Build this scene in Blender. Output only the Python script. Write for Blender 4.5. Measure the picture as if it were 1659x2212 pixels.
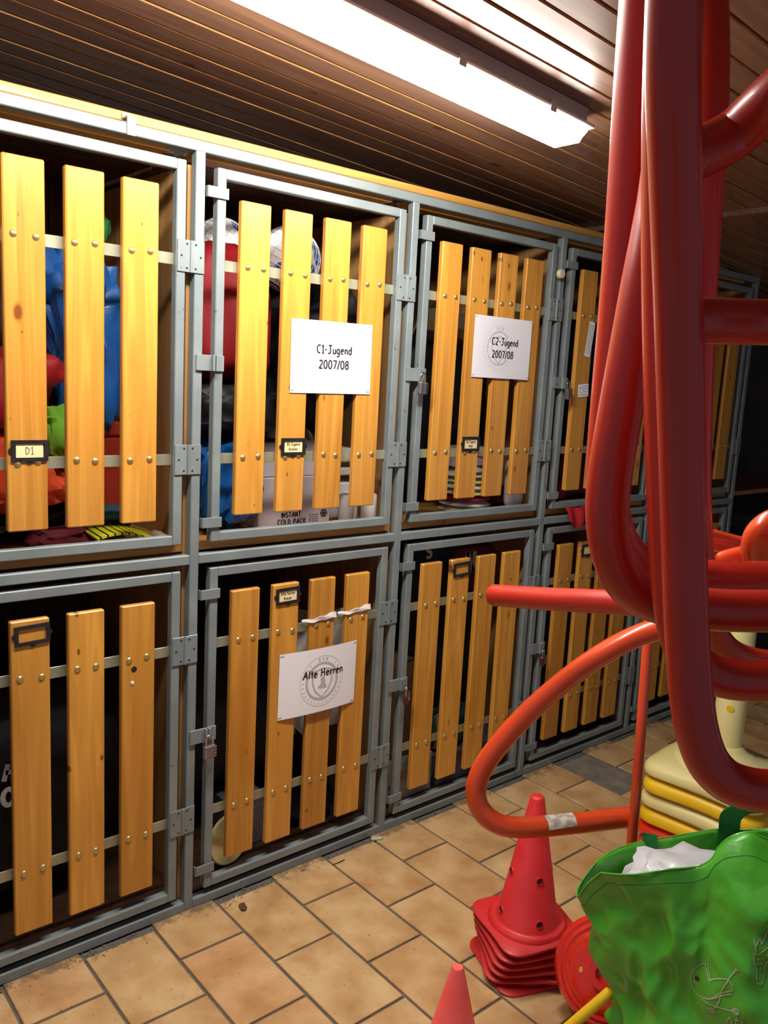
import bpy, bmesh, math, random
from mathutils import Vector, Matrix, noise
from mathutils.bvhtree import BVHTree
random.seed(7)
PI = math.pi
S = bpy.context.scene
COL = S.collection
for o in list(bpy.data.objects):
    bpy.data.objects.remove(o)

# ------------------------------------------------------------------ camera
cam_d = bpy.data.cameras.new('camera')
cam = bpy.data.objects.new('camera', cam_d); COL.objects.link(cam)
cam_d.sensor_fit = 'VERTICAL'; cam_d.sensor_height = 36; cam_d.sensor_width = 27
cam_d.lens = 29.512; cam_d.clip_start = .02
RX, FW, UP = (.762546, -.644780, .052743), (.643852, .748440, -.159034), (.063068, .155230, .985863)
cam.matrix_world = Matrix(((RX[0], UP[0], -FW[0], -1.0927), (RX[1], UP[1], -FW[1], -2.0412), (RX[2], UP[2], -FW[2], 1.5798), (0, 0, 0, 1)))
S.camera = cam
# ------------------------------------------------------------------ world and exposure
w = bpy.data.worlds.new('world'); S.world = w; w.use_nodes = True
w.node_tree.nodes['Background'].inputs[0].default_value = (.74, .80, 1, 1)
w.node_tree.nodes['Background'].inputs[1].default_value = .25
S.view_settings.view_transform = 'Standard'
S.view_settings.look = 'None'
S.view_settings.gamma = 1
S.view_settings.use_curve_mapping = False
S.view_settings.exposure = 0
LAMP = 88.0            # emission of the fluorescent tube cover

# ------------------------------------------------------------------ materials
def lin(h):
    h = h.lstrip('#'); r = []
    for i in (0, 2, 4):
        c = int(h[i:i+2], 16)/255
        r.append(c/12.92 if c <= .04045 else ((c+.055)/1.055)**2.4)
    return (*r, 1)
MATS = {}
def base_mat(name, col, rough=.5, metal=0, coat=0, spec=.5):
    m = bpy.data.materials.new(name); m.use_nodes = True
    b = m.node_tree.nodes['Principled BSDF']
    b.inputs['Base Color'].default_value = lin(col) if isinstance(col, str) else col
    b.inputs['Roughness'].default_value = rough
    b.inputs['Metallic'].default_value = metal
    b.inputs['Coat Weight'].default_value = coat
    b.inputs['Specular IOR Level'].default_value = spec
    return m, m.node_tree, b
def N(nt, t, **kw):
    n = nt.nodes.new(t)
    for k, v in kw.items(): setattr(n, k, v)
    return n
def coords(nt, scale=(1, 1, 1), rnd=True):
    tc = N(nt, 'ShaderNodeTexCoord'); mp = N(nt, 'ShaderNodeMapping')
    mp.inputs['Scale'].default_value = scale
    nt.links.new(tc.outputs['Object'], mp.inputs['Vector'])
    if rnd:
        oi = N(nt, 'ShaderNodeObjectInfo'); ml = N(nt, 'ShaderNodeMath', operation='MULTIPLY'); ml.inputs[1].default_value = 37.
        nt.links.new(oi.outputs['Random'], ml.inputs[0])
        nt.links.new(ml.outputs[0], mp.inputs['Location'])
    return mp
def ramp(nt, fac, stops):
    r = N(nt, 'ShaderNodeValToRGB'); e = r.color_ramp.elements
    while len(e) < len(stops): e.new(.5)
    for i, (p, c) in enumerate(stops):
        e[i].position = p; e[i].color = lin(c) if isinstance(c, str) else c
    nt.links.new(fac, r.inputs[0]); return r
def mixc(nt, a, b, fac, mode='MIX'):
    m = N(nt, 'ShaderNodeMix', data_type='RGBA', blend_type=mode)
    if isinstance(fac, (int, float)): m.inputs[0].default_value = fac
    else: nt.links.new(fac, m.inputs[0])
    for s, v in ((6, a), (7, b)):
        if isinstance(v, str): m.inputs[s].default_value = lin(v)
        elif isinstance(v, tuple): m.inputs[s].default_value = v
        else: nt.links.new(v, m.inputs[s])
    return m.outputs[2]
def bump(nt, b, h, strength=.2, dist=.002):
    n = N(nt, 'ShaderNodeBump'); n.inputs['Strength'].default_value = strength; n.inputs['Distance'].default_value = dist
    nt.links.new(h, n.inputs['Height']); nt.links.new(n.outputs[0], b.inputs['Normal'])
def noisy(name, col, col2, scale=6, rough=.6, coat=0, spec=.5, bs=.2, bd=.002, detail=4, metal=0, rnd=True, lo=.35, hi=.7):
    if name in MATS: return MATS[name]
    m, nt, b = base_mat(name, col, rough, metal, coat, spec)
    mp = coords(nt, rnd=rnd); no = N(nt, 'ShaderNodeTexNoise'); no.inputs['Scale'].default_value = scale; no.inputs['Detail'].default_value = detail
    nt.links.new(mp.outputs[0], no.inputs['Vector'])
    r = ramp(nt, no.outputs['Fac'], [(lo, col), (hi, col2)])
    nt.links.new(r.outputs[0], b.inputs['Base Color'])
    if bs: bump(nt, b, no.outputs['Fac'], bs, bd)
    MATS[name] = m; return m
def wood(name, dark, light, axis='z', rough=.35, coat=.3, knots=True, knot_col='#6a3412', vary=.25, grain=1.):
    if name in MATS: return MATS[name]
    m, nt, b = base_mat(name, light, rough, 0, coat)
    ac, al = 26., 1.6
    sc = {'x': (al, ac, ac), 'y': (ac, al, ac), 'z': (ac, ac, al)}[axis]
    mp = coords(nt, sc)
    n1 = N(nt, 'ShaderNodeTexNoise'); n1.inputs['Scale'].default_value = 1.; n1.inputs['Detail'].default_value = 5; n1.inputs['Distortion'].default_value = .8
    nt.links.new(mp.outputs[0], n1.inputs['Vector'])
    r = ramp(nt, n1.outputs['Fac'], [(.3, dark), (.62, light)])
    c = mixc(nt, light, r.outputs[0], grain)
    # long soft cathedral figure
    sc2 = {'x': (.5, 9, 9), 'y': (9, .5, 9), 'z': (9, 9, .5)}[axis]
    mp2 = coords(nt, sc2); n2 = N(nt, 'ShaderNodeTexNoise'); n2.inputs['Scale'].default_value = 1.; n2.inputs['Distortion'].default_value = 1.5
    nt.links.new(mp2.outputs[0], n2.inputs['Vector'])
    wv = N(nt, 'ShaderNodeMath', operation='MULTIPLY'); wv.inputs[1].default_value = 40
    nt.links.new(n2.outputs['Fac'], wv.inputs[0])
    sn = N(nt, 'ShaderNodeMath', operation='SINE'); nt.links.new(wv.outputs[0], sn.inputs[0])
    r2 = ramp(nt, sn.outputs[0], [(.0, (.86, .84, .8, 1)), (.9, (1, 1, 1, 1))])
    c = mixc(nt, c, r2.outputs[0], .8, 'MULTIPLY')
    oi = N(nt, 'ShaderNodeObjectInfo')
    rv = ramp(nt, oi.outputs['Random'], [(0, (1-vary, 1-vary*1.15, 1-vary*1.3, 1)), (1, (1, 1, 1, 1))])
    c = mixc(nt, c, rv.outputs[0], 1., 'MULTIPLY')
    if knots:
        k = 8.0
        sck = {'x': (k*.62, k*1.0, .01), 'y': (k*1., k*.62, .01), 'z': (k*1.5, .01, k*.75)}[axis]
        mp3 = coords(nt, sck); vo = N(nt, 'ShaderNodeTexVoronoi'); vo.inputs['Scale'].default_value = 1.
        nz = N(nt, 'ShaderNodeTexNoise'); nz.inputs['Scale'].default_value = 30
        nt.links.new(mp3.outputs[0], vo.inputs['Vector']); nt.links.new(mp3.outputs[0], nz.inputs['Vector'])
        ad = N(nt, 'ShaderNodeMath', operation='MULTIPLY_ADD'); ad.inputs[1].default_value = .05
        nt.links.new(nz.outputs['Fac'], ad.inputs[0]); nt.links.new(vo.outputs['Distance'], ad.inputs[2])
        # knot size varies with the cell
        sp = N(nt, 'ShaderNodeSeparateColor'); nt.links.new(vo.outputs['Color'], sp.inputs[0])
        m2 = N(nt, 'ShaderNodeMath', operation='MULTIPLY_ADD'); m2.inputs[1].default_value = .16
        nt.links.new(sp.outputs[0], m2.inputs[0]); nt.links.new(ad.outputs[0], m2.inputs[2])
        rk = ramp(nt, m2.outputs[0], [(.12, (.9, .9, .9, 1)), (.14, (.55, .55, .55, 1)), (.165, (.35, .35, .35, 1)), (.2, (0, 0, 0, 1))])
        c = mixc(nt, c, knot_col, rk.outputs[0])
        mp4 = coords(nt, tuple(q*2.1 for q in sck)); v4 = N(nt, 'ShaderNodeTexVoronoi'); v4.inputs['Scale'].default_value = 1.; nt.links.new(mp4.outputs[0], v4.inputs['Vector'])
        s4 = N(nt, 'ShaderNodeSeparateColor'); nt.links.new(v4.outputs['Color'], s4.inputs[0])
        m4 = N(nt, 'ShaderNodeMath', operation='MULTIPLY_ADD'); m4.inputs[1].default_value = .3; nt.links.new(s4.outputs[1], m4.inputs[0]); nt.links.new(v4.outputs['Distance'], m4.inputs[2])
        c = mixc(nt, c, knot_col, ramp(nt, m4.outputs[0], [(.10, (.85, .85, .85, 1)), (.14, (0, 0, 0, 1))]).outputs[0])
    nt.links.new(c, b.inputs['Base Color'])
    bump(nt, b, n1.outputs['Fac'], .08, .001)
    MATS[name] = m; return m
M_slat = wood('honey_pine', '#c98a33', '#dfa245', 'z', .34, .35, vary=.22)
M_beamx = wood('honey_pine_beam', '#c58a3a', '#e0ab58', 'x', .45, .1)
M_raw = wood('raw_pine', '#a57c4a', '#c4965c', 'z', .7, 0, knot_col='#4a2a18')
M_shelf = wood('shelf_pine', '#a5752f', '#c9974a', 'x', .6, 0)
M_edge = noisy('lamplit_board_edge', '#8c6238', '#a87a4a', 20, .35, .2)  # lighter tone paints in the lamplight caught along the board edges
M_ceil = wood('stained_ceiling_board', '#6c4c40', '#83624f', 'x', .42, .3, knots=True, knot_col='#3c2418', vary=.12)
M_ceilback = noisy('ceiling_groove', '#6a4226', '#8a5a34', 5, .7)
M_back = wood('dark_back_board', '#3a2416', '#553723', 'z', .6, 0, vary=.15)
def steel():
    m = noisy('grey_painted_steel', '#707b7e', '#808a8b', 9, .36, .15, .5, .12, .0008, 6)
    nt = m.node_tree; b = nt.nodes['Principled BSDF']
    lk = b.inputs['Base Color'].links[0]; src = lk.from_socket
    mp = coords(nt, rnd=True); n = N(nt, 'ShaderNodeTexNoise'); n.inputs['Scale'].default_value = 38; n.inputs['Detail'].default_value = 8
    nt.links.new(mp.outputs[0], n.inputs['Vector'])
    r = ramp(nt, n.outputs['Fac'], [(.68, (0, 0, 0, 1)), (.73, (1, 1, 1, 1))])
    nt.links.new(mixc(nt, src, '#5b5650', r.outputs[0]), b.inputs['Base Color'])
    return m
M_steel = steel()
M_zinc = noisy('zinc_strap', '#8a8c78', '#9fa28c', 12, .38, .1, metal=.35)
M_brass = base_mat('brass_bolt', '#c9b77a', .28, .8)[0]
M_hole = base_mat('dark_hole', '#14110f', .8)[0]
M_black = noisy('black_card_frame', '#17181a', '#26262a', 20, .4)
M_paper = noisy('white_paper', '#eceef4', '#f6f7fb', 3, .6, bs=0)
M_lam = noisy('laminated_paper', '#dcdde6', '#e6e7ee', 3, .12, .6, bs=.15, bd=.004)
M_ink = base_mat('black_ink', '#14141a', .6)[0]
M_grey_ink = base_mat('pale_grey_ink', '#b4b5bf', .6)[0]
M_pink_ink = base_mat('pale_pink_ink', '#e0bcc2', .6)[0]
M_card = noisy('cream_card', '#e6d49c', '#efdfae', 8, .6, bs=0)
M_orange = noisy('orange_red_coating', '#c8421b', '#d24a20', 5, .3, .35, bs=.05)
M_red = noisy('red_plastic_coating', '#a92417', '#b52b1b', 4, .36, .25, bs=.05)
M_cone = noisy('red_rubber_cone', '#bb1f24', '#c9292c', 14, .5, .05, bs=.1)
M_pink = noisy('faded_coral_cone', '#e2524e', '#ec655e', 14, .55, bs=.1)
M_disc = noisy('glossy_red_plastic', '#e62c18', '#ee3620', 4, .22, .5, bs=.03)
M_yellow = noisy('yellow_plastic', '#e6bb14', '#f2cd22', 5, .4, .2, bs=.1)
M_cream = noisy('cream_plastic', '#ddd48e', '#e8e0a6', 5, .42, .2, bs=.1)
M_white = noisy('white_plastic', '#d6d6d4', '#e6e6e6', 5, .4, bs=.05)
def cloth(name, c1, c2, sc=4, rough=.85, coat=0, bs=.35, bd=.01): return noisy(name, c1, c2, sc, rough, coat, bs=bs, bd=bd, detail=5)

# ------------------------------------------------------------------ mesh helpers
def link(name, me, mat=None, parent=None, smooth=False):
    o = bpy.data.objects.new(name, me); COL.objects.link(o)
    if mat is not None and not me.materials: me.materials.append(mat)
    if smooth:
        for f in me.polygons: f.use_smooth = True
    if parent: o.parent = parent
    return o
def tag(o, label=None, cat=None, group=None, kind=None):
    if label: o['label'] = label
    if cat: o['category'] = cat
    if group: o['group'] = group
    if kind: o['kind'] = kind
    return o
def empty(name, loc=(0, 0, 0), rz=0):
    o = bpy.data.objects.new(name, None); COL.objects.link(o); o.location = loc; o.rotation_euler = (0, 0, rz); o.empty_display_size = .05
    return o
def copy_tree(o, parent=None):
    c = o.copy(); COL.objects.link(c); c.parent = parent
    for ch in list(o.children): copy_tree(ch, c)
    return c
def boxes(name, bl, mat, parent=None, bev=.0015):
    """bl: list of (x0,x1,y0,y1,z0,z1) joined in one mesh"""
    bm = bmesh.new()
    for b in bl:
        r = bmesh.ops.create_cube(bm, size=1)
        bmesh.ops.scale(bm, vec=(b[1]-b[0], b[3]-b[2], b[5]-b[4]), verts=r['verts'])
        bmesh.ops.translate(bm, vec=((b[0]+b[1])/2, (b[2]+b[3])/2, (b[4]+b[5])/2), verts=r['verts'])
    if bev: bmesh.ops.bevel(bm, geom=bm.edges[:], offset=bev, segments=1, affect='EDGES')
    me = bpy.data.meshes.new(name); bm.to_mesh(me); bm.free()
    return link(name, me, mat, parent)
def box_at(name, x0, x1, y0, y1, z0, z1, mat, parent=None, bev=.0015):
    """box whose origin is its centre, so that wood figure varies with the object"""
    sx, sy, sz = x1-x0, y1-y0, z1-z0
    o = boxes(name, [(-sx/2, sx/2, -sy/2, sy/2, -sz/2, sz/2)], mat, parent, bev)
    o.location = ((x0+x1)/2, (y0+y1)/2, (z0+z1)/2)
    return o
def cat_rom(pts, n=6):
    P = [Vector(p) for p in pts]; P = [P[0]*2-P[1]]+P+[P[-1]*2-P[-2]]; out = []
    for i in range(1, len(P)-2):
        for k in range(n):
            t = k/n; a, b, c, d = P[i-1:i+3]
            out.append(.5*((2*b)+(c-a)*t+(2*a-5*b+4*c-d)*t*t+(3*b-a-3*c+d)*t**3))
    out.append(P[-2]); return out
def smooth_pts(pts, it=2):
    P = [Vector(p) for p in pts]
    for _ in range(it):
        P = [P[0]]+[(P[i-1]+P[i]*2+P[i+1])/4 for i in range(1, len(P)-1)]+[P[-1]]
    return P
def tube_bm(bm, P, r, seg=16, cap=True, flat=None):
    P = [Vector(p) for p in P]; rings = []; up = None
    for i, p in enumerate(P):
        t = (P[min(i+1, len(P)-1)]-P[max(i-1, 0)]).normalized()
        if up is None:
            up = t.orthogonal().normalized()
        else:
            up = (up-t*up.dot(t)).normalized()
        s = t.cross(up); rr = r[i] if isinstance(r, (list, tuple)) else r
        rings.append([bm.verts.new(p+(up*math.cos(2*PI*k/seg)+s*math.sin(2*PI*k/seg))*rr) for k in range(seg)])
    for a, b in zip(rings, rings[1:]):
        for k in range(seg): bm.faces.new((a[k], a[(k+1) % seg], b[(k+1) % seg], b[k]))
    if cap:
        bm.faces.new(rings[0][::-1]); bm.faces.new(rings[-1])
def fin(name, bm, mat, parent=None, smooth=True, loc=None):
    bmesh.ops.recalc_face_normals(bm, faces=bm.faces)
    me = bpy.data.meshes.new(name); bm.to_mesh(me); bm.free()
    if loc is not None: me.transform(Matrix.Translation(-Vector(loc)))
    o = link(name, me, mat, parent, smooth)
    if smooth:
        try: me.set_sharp_from_angle(angle=math.radians(50))
        except Exception: pass
    if loc is not None: o.location = loc
    return o
def tube(name, P, r, mat, parent=None, seg=20, n=6, sm=0, ends=True):
    P = cat_rom(smooth_pts(P, sm) if sm else P, n) if n else [Vector(p) for p in P]
    if ends and n:   # softly rounded ends
        d0 = (P[0]-P[1]).normalized(); d1 = (P[-1]-P[-2]).normalized()
        P = [P[0]+d0*r*.25, P[0]+d0*r*.18]+P+[P[-1]+d1*r*.18, P[-1]+d1*r*.25]
        R = [r*.7, r*.92]+[r]*(len(P)-4)+[r*.92, r*.7]
    else: R = r
    bm = bmesh.new(); tube_bm(bm, P, R, seg); return fin(name, bm, mat, parent)
def lathe(name, prof, mat, parent=None, seg=40, loc=(0, 0, 0), open_=False):
    bm = bmesh.new(); rings = []
    for r, z in prof:
        rings.append([bm.verts.new((r*math.cos(2*PI*k/seg), r*math.sin(2*PI*k/seg), z)) for k in range(seg)] if r > 1e-6 else [bm.verts.new((0, 0, z))])
    for a, b in zip(rings, rings[1:]):
        for k in range(seg):
            q = [a[k % len(a)], a[(k+1) % len(a)], b[(k+1) % len(b)], b[k % len(b)]]
            q = list(dict.fromkeys(q))
            if len(q) > 2: bm.faces.new(q)
    o = fin(name, bm, mat, parent); o.location = loc; return o
def world_bvh(o):
    dg = bpy.context.evaluated_depsgraph_get(); ev = o.evaluated_get(dg); m = ev.to_mesh()
    vs = [o.matrix_world @ v.co for v in m.vertices]; t = BVHTree.FromPolygons(vs, [tuple(p.vertices) for p in m.polygons]); ev.to_mesh_clear()
    if not vs: return None
    return t, [min(v[i] for v in vs) for i in range(3)], [max(v[i] for v in vs) for i in range(3)]
SOFT = []
def blob(name, c, s, mat, seed=0, amp=.25, freq=3., parent=None, sub=4, fold=0, rz=0, tilt=0):
    """crumpled textile or soft bag"""
    bm = bmesh.new(); bmesh.ops.create_icosphere(bm, subdivisions=sub, radius=1)
    off = Vector((seed*3.7, seed*1.3, seed*2.1))
    for v in bm.verts:
        d = v.co.normalized()
        q = Vector([math.copysign(abs(a)**.7, a) for a in d])
        n = noise.fractal(d*freq*.6+off, 1., 2., 4)
        rdg = 1-abs(noise.noise(d*freq*1.3+off*2)) if fold else 0
        f = math.sin((d.x*3+d.z*.6+noise.noise(d*1.5+off)*2.5)*freq*1.7)*fold
        v.co = q*(1+amp*n+f*.5+(rdg-.8)*fold)
        v.co.x *= s[0]; v.co.y *= s[1]; v.co.z *= s[2]
    o = fin(name, bm, mat, parent)
    o.location = c; o.rotation_euler = (0, tilt, rz); SOFT.append(o); return o
def sheet(name, f, nu, nv, mat, parent=None, thick=.001):
    bm = bmesh.new(); g = [[bm.verts.new(f(i/nu, j/nv)) for j in range(nv+1)] for i in range(nu+1)]
    for i in range(nu):
        for j in range(nv): bm.faces.new((g[i][j], g[i+1][j], g[i+1][j+1], g[i][j+1]))
    if thick:
        bmesh.ops.recalc_face_normals(bm, faces=bm.faces)
        bmesh.ops.solidify(bm, geom=bm.faces[:], thickness=thick)
    return fin(name, bm, mat, parent)

# ------------------------------------------------------------------ lettering from pen strokes
def arc(cx, cy, rx, ry, a0, a1, n=12):
    return [(cx+rx*math.cos(math.radians(a0+(a1-a0)*i/n)), cy+ry*math.sin(math.radians(a0+(a1-a0)*i/n))) for i in range(n+1)]
G = {
 'C': (.62, [arc(.36, .5, .3, .48, 50, 300)]),
 'A': (.70, [[(.0, 0), (.42, 1), (.6, 0)], [(.14, .36), (.55, .4)]]),
 'H': (.66, [[(.05, 0), (.08, 1)], [(.55, 0), (.52, 1)], [(.06, .5), (.54, .52)]]),
 'J': (.62, [[(.1, .98), (.6, 1.)], [(.38, .99), (.38, .3)]+arc(.2, .22, .18, .22, 0, -150)]),
 'B': (.58, [[(.05, 0), (.07, 1)]+arc(.2, .76, .22, .24, 90, -90, 8)+arc(.22, .27, .28, .27, 90, -90, 8)+[(.05, 0)]]),
 'D': (.62, [[(.08, 0), (.06, .95)], [(.06, .95)]+arc(.1, .48, .42, .47, 80, -90, 10)]),
 'R': (.6, [[(.05, 0), (.06, 1)]+arc(.2, .74, .26, .26, 90, -90, 8)+[(.06, .48), (.52, 0)]]),
 'V': (.6, [[(.02, 1), (.28, 0), (.56, 1)]]), 'N': (.66, [[(.05, 0), (.05, 1), (.52, .02), (.54, 1)]]),
 'O': (.75, [arc(.36, .5, .32, .5, 0, 360, 20)]), 'S': (.6, [arc(.3, .74, .24, .24, 40, 270, 9)+arc(.3, .25, .26, .25, 90, -150, 9)]),
 'L': (.5, [[(.06, 1), (.05, 0), (.46, .02)]]), 'K': (.6, [[(.06, 0), (.06, 1)], [(.5, 1), (.08, .45), (.54, 0)]]),
 '1': (.36, [[(.02, .78), (.2, 1), (.2, 0)], [(.04, 0), (.34, 0)]]),
 '2': (.58, [arc(.27, .72, .22, .26, 150, -30, 9)+[(.03, .02), (.52, .02)]]),
 '0': (.6, [arc(.28, .5, .24, .5, 0, 360, 18)]), '7': (.56, [[(.03, .97), (.52, .99), (.2, 0)]]),
 '8': (.58, [arc(.27, .75, .19, .23, -90, 270, 14), arc(.27, .27, .23, .26, 90, 450, 14)]),
 '/': (.42, [[(.02, -.08), (.36, 1.06)]]), '-': (.42, [[(.05, .45), (.34, .46)]]), ' ': (.38, []),
 'u': (.5, [[(.06, .6)]+arc(.24, .2, .18, .2, 180, 330, 8)+[(.42, .3), (.42, .6)], [(.42, .6), (.44, 0)]]),
 'g': (.52, [arc(.24, .3, .2, .28, 30, 330, 12), [(.42, .6), (.42, -.1)]+arc(.22, -.14, .2, .18, 0, -150, 8)]),
 'e': (.52, [[(.06, .33), (.44, .36)]+arc(.25, .3, .2, .3, 20, 310, 12)]),
 'n': (.5, [[(.06, .6), (.07, 0)], [(.07, .3)]+arc(.23, .38, .17, .2, 160, 0, 8)+[(.42, 0)]]),
 'd': (.54, [arc(.24, .28, .2, .28, 30, 330, 12), [(.44, 1), (.44, 0)]]),
 'l': (.24, [[(.1, 1), (.11, 0)]]), 't': (.42, [[(.2, .92), (.2, .04), (.3, .02)], [(.02, .6), (.38, .6)]]),
 'r': (.42, [[(.07, .6), (.08, 0)], [(.08, .3)]+arc(.26, .36, .17, .2, 170, 40, 6)]),
 'i': (.22, [[(.1, .6), (.1, 0)]]), 'c': (.46, [arc(.25, .3, .2, .3, 50, 310, 10)]), 'h': (.5, [[(.06, 1), (.07, 0)], [(.07, .3)]+arc(.23, .38, .17, .2, 160, 0, 8)+[(.42, 0)]]),
 'o': (.5, [arc(.24, .3, .2, .3, 0, 360, 14)]), 'z': (.46, [[(.04, .6), (.38, .6), (.04, 0), (.4, 0)]]), 'W': (.86, [[(.0, 1), (.2, 0), (.4, .8), (.6, 0), (.8, 1)]]),
 'T': (.6, [[(.02, 1), (.56, 1)], [(.3, 1), (.3, 0)]]), 'I': (.2, [[(.1, 1), (.1, 0)]]), 'P': (.56, [[(.05, 0), (.06, 1)]+arc(.2, .74, .26, .26, 90, -90, 8)+[(.06, .48)]]),
 'E': (.5, [[(.44, 1), (.06, 1), (.06, 0), (.44, 0)], [(.06, .52), (.4, .52)]]),
}
def ribbon_bm(bm, P, wd, to3, th=.0006):
    n = len(P)
    if n < 2: return
    L = []; R = []
    for i in range(n):
        a = P[max(i-1, 0)]; b = P[min(i+1, n-1)]; dx, dy = b[0]-a[0], b[1]-a[1]; l = math.hypot(dx, dy) or 1
        nx, ny = -dy/l*wd/2, dx/l*wd/2
        L.append((P[i][0]+nx, P[i][1]+ny)); R.append((P[i][0]-nx, P[i][1]-ny))
    vl = [[bm.verts.new(to3(q[0], q[1], h)) for q in side] for side, h in ((L, th), (R, th), (R, 0), (L, 0))]
    for i in range(n-1):
        for k in range(4):
            bm.faces.new((vl[k][i], vl[(k+1) % 4][i], vl[(k+1) % 4][i+1], vl[k][i+1]))
    bm.faces.new([v[0] for v in vl]); bm.faces.new([v[-1] for v in vl][::-1])
SP = 1.2
def text_w(s, h): return sum(G[c][0] for c in s)*h*SP
def write(name, s, cx, cy, h, wd, mat, to3, parent=None, slant=0, th=.0006):
    bm = bmesh.new(); x = cx-text_w(s, h)/2
    for c in s:
        for st in G[c][1]:
            Q = [(x+px*h+slant*py*h, cy+py*h) for px, py in st]; seg = [Q[0]]
            for i in range(1, len(Q)):       # a pen stroke is cut where it turns sharply
                seg.append(Q[i])
                if i+1 < len(Q):
                    a, b_ = (Q[i][0]-Q[i-1][0], Q[i][1]-Q[i-1][1]), (Q[i+1][0]-Q[i][0], Q[i+1][1]-Q[i][1])
                    if a[0]*b_[0]+a[1]*b_[1] < .55*math.hypot(*a)*math.hypot(*b_): ribbon_bm(bm, seg, wd, to3, th); seg = [Q[i]]
            ribbon_bm(bm, seg, wd, to3, th)
        x += G[c][0]*h*SP
    return fin(name, bm, mat, parent, smooth=False)

# ------------------------------------------------------------------ room shell
def cz(x): return 2.3467-.066*x         # height of the boarded ceiling, falling to the right
def struct(o, kind='structure'): o['kind'] = kind; return o
M_grout = noisy('dark_grout', '#57524a', '#69625a', 30, .9)
M_plain_floor = noisy('plain_floor', '#a88a66', '#b7976f', 3, .6)
fl = struct(boxes('floor', [(-2.6, 6.2, -3.4, .75, -.12, -.006)], M_grout, bev=0))
def tile_mat():
    m, nt, b = base_mat('terracotta_tile', '#c79b6b', .42)
    mp = coords(nt); n = N(nt, 'ShaderNodeTexNoise'); n.inputs['Scale'].default_value = 9; n.inputs['Detail'].default_value = 4
    nt.links.new(mp.outputs[0], n.inputs['Vector'])
    r = ramp(nt, n.outputs['Fac'], [(.3, '#ab855a'), (.5, '#bd9a6e'), (.7, '#cbad83')])
    oi = N(nt, 'ShaderNodeObjectInfo'); rv = ramp(nt, oi.outputs['Random'], [(0, (.98, .88, .82, 1)), (.4, (.98, .95, .9, 1)), (1, (1, 1, .96, 1))])
    c = mixc(nt, r.outputs[0], rv.outputs[0], 1., 'MULTIPLY')
    n2 = N(nt, 'ShaderNodeTexNoise'); n2.inputs['Scale'].default_value = 160; n2.inputs['Detail'].default_value = 2
    nt.links.new(mp.outputs[0], n2.inputs['Vector'])
    sp = ramp(nt, n2.outputs['Fac'], [(.69, (0, 0, 0, 1)), (.75, (1, 1, 1, 1))])
    c = mixc(nt, c, '#5a4130', sp.outputs[0])
    # dirt gathered along the foot of the lockers (world position, a stain on the floor)
    g = N(nt, 'ShaderNodeNewGeometry'); sx = N(nt, 'ShaderNodeSeparateXYZ'); nt.links.new(g.outputs['Position'], sx.inputs[0])
    n3 = N(nt, 'ShaderNodeTexNoise'); n3.inputs['Scale'].default_value = 28; n3.inputs['Detail'].default_value = 8; nt.links.new(g.outputs['Position'], n3.inputs['Vector'])
    ma = N(nt, 'ShaderNodeMath', operation='MULTIPLY_ADD'); ma.inputs[1].default_value = 5.5; nt.links.new(sx.outputs[1], ma.inputs[0]); nt.links.new(n3.outputs['Fac'], ma.inputs[2])
    rd = ramp(nt, ma.outputs[0], [(.3, (0, 0, 0, 1)), (.5, (.75, .75, .75, 1))])
    c = mixc(nt, c, '#6a5a46', rd.outputs[0])
    nt.links.new(c, b.inputs['Base Color'])
    rr = ramp(nt, n.outputs['Fac'], [(.3, (.3, .3, .3, 1)), (.8, (.5, .5, .5, 1))]); nt.links.new(rr.outputs[0], b.inputs['Roughness'])
    bump(nt, b, n2.outputs['Fac'], .12, .001)
    return m
M_tile = tile_mat()
M_patch = noisy('cement_patch', '#6b655b', '#857d70', 18, .9, bs=.6)
TX, TY, tx0, ty0 = .2018, .3094, .0706, -.1775
def pix(P):
    d = Vector(P)-Vector((-1.0927, -2.0412, 1.5798)); f = d.dot(Vector(FW))
    if f < .1: return (-9999, -9999)
    return (829.5+1813.4*d.dot(Vector(RX))/f, 1106-1813.4*d.dot(Vector(UP))/f)
gap = .0043
bmt = bmesh.new()
bmesh.ops.create_cube(bmt, size=1); bmesh.ops.scale(bmt, vec=(TX-2*gap, TY-2*gap, .012), verts=bmt.verts)
bmesh.ops.bevel(bmt, geom=[e for e in bmt.edges if abs(e.verts[0].co.z-e.verts[1].co.z) < 1e-6 and e.verts[0].co.z > 0], offset=.002, segments=1, affect='EDGES')
me_tile = bpy.data.meshes.new('floor_tile'); bmt.to_mesh(me_tile); bmt.free(); me_tile.materials.append(M_tile)
me_patch = me_tile.copy(); me_patch.materials.clear(); me_patch.materials.append(M_patch)
far_bm = bmesh.new()
for i in range(-13, 31):
    for j in range(-1, 12):
        x = tx0+TX*(i+.5); y = ty0+TY*.5-TY*j+(0 if i % 2 else -TY/2)
        if y > .12: continue
        cs = [pix((x+a*TX/2, y+b*TY/2, 0)) for a in (-1, 1) for b in (-1, 1)]
        vis = any(-60 < u < 1720 and 1300 < v < 2290 for u, v in cs) and x < 4.6
        z = -.006+random.uniform(-.0006, .0006)
        if vis:
            pt = 1.70 < x < 1.9 and -.48 < y < .1
            o = link('floor_tile', me_patch if pt else me_tile, parent=fl); o.location = (x, y, z-(.004 if pt else 0))
            o.rotation_euler = (random.uniform(-.002, .002), random.uniform(-.002, .002), random.uniform(-.004, .004))
        else:
            r = bmesh.ops.create_cube(far_bm, size=1); bmesh.ops.scale(far_bm, vec=(TX-2*gap, TY-2*gap, .012), verts=r['verts']); bmesh.ops.translate(far_bm, vec=(x, y, -.006), verts=r['verts'])
struct(fin('tiling', far_bm, M_tile, fl, smooth=False), 'stuff')

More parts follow.
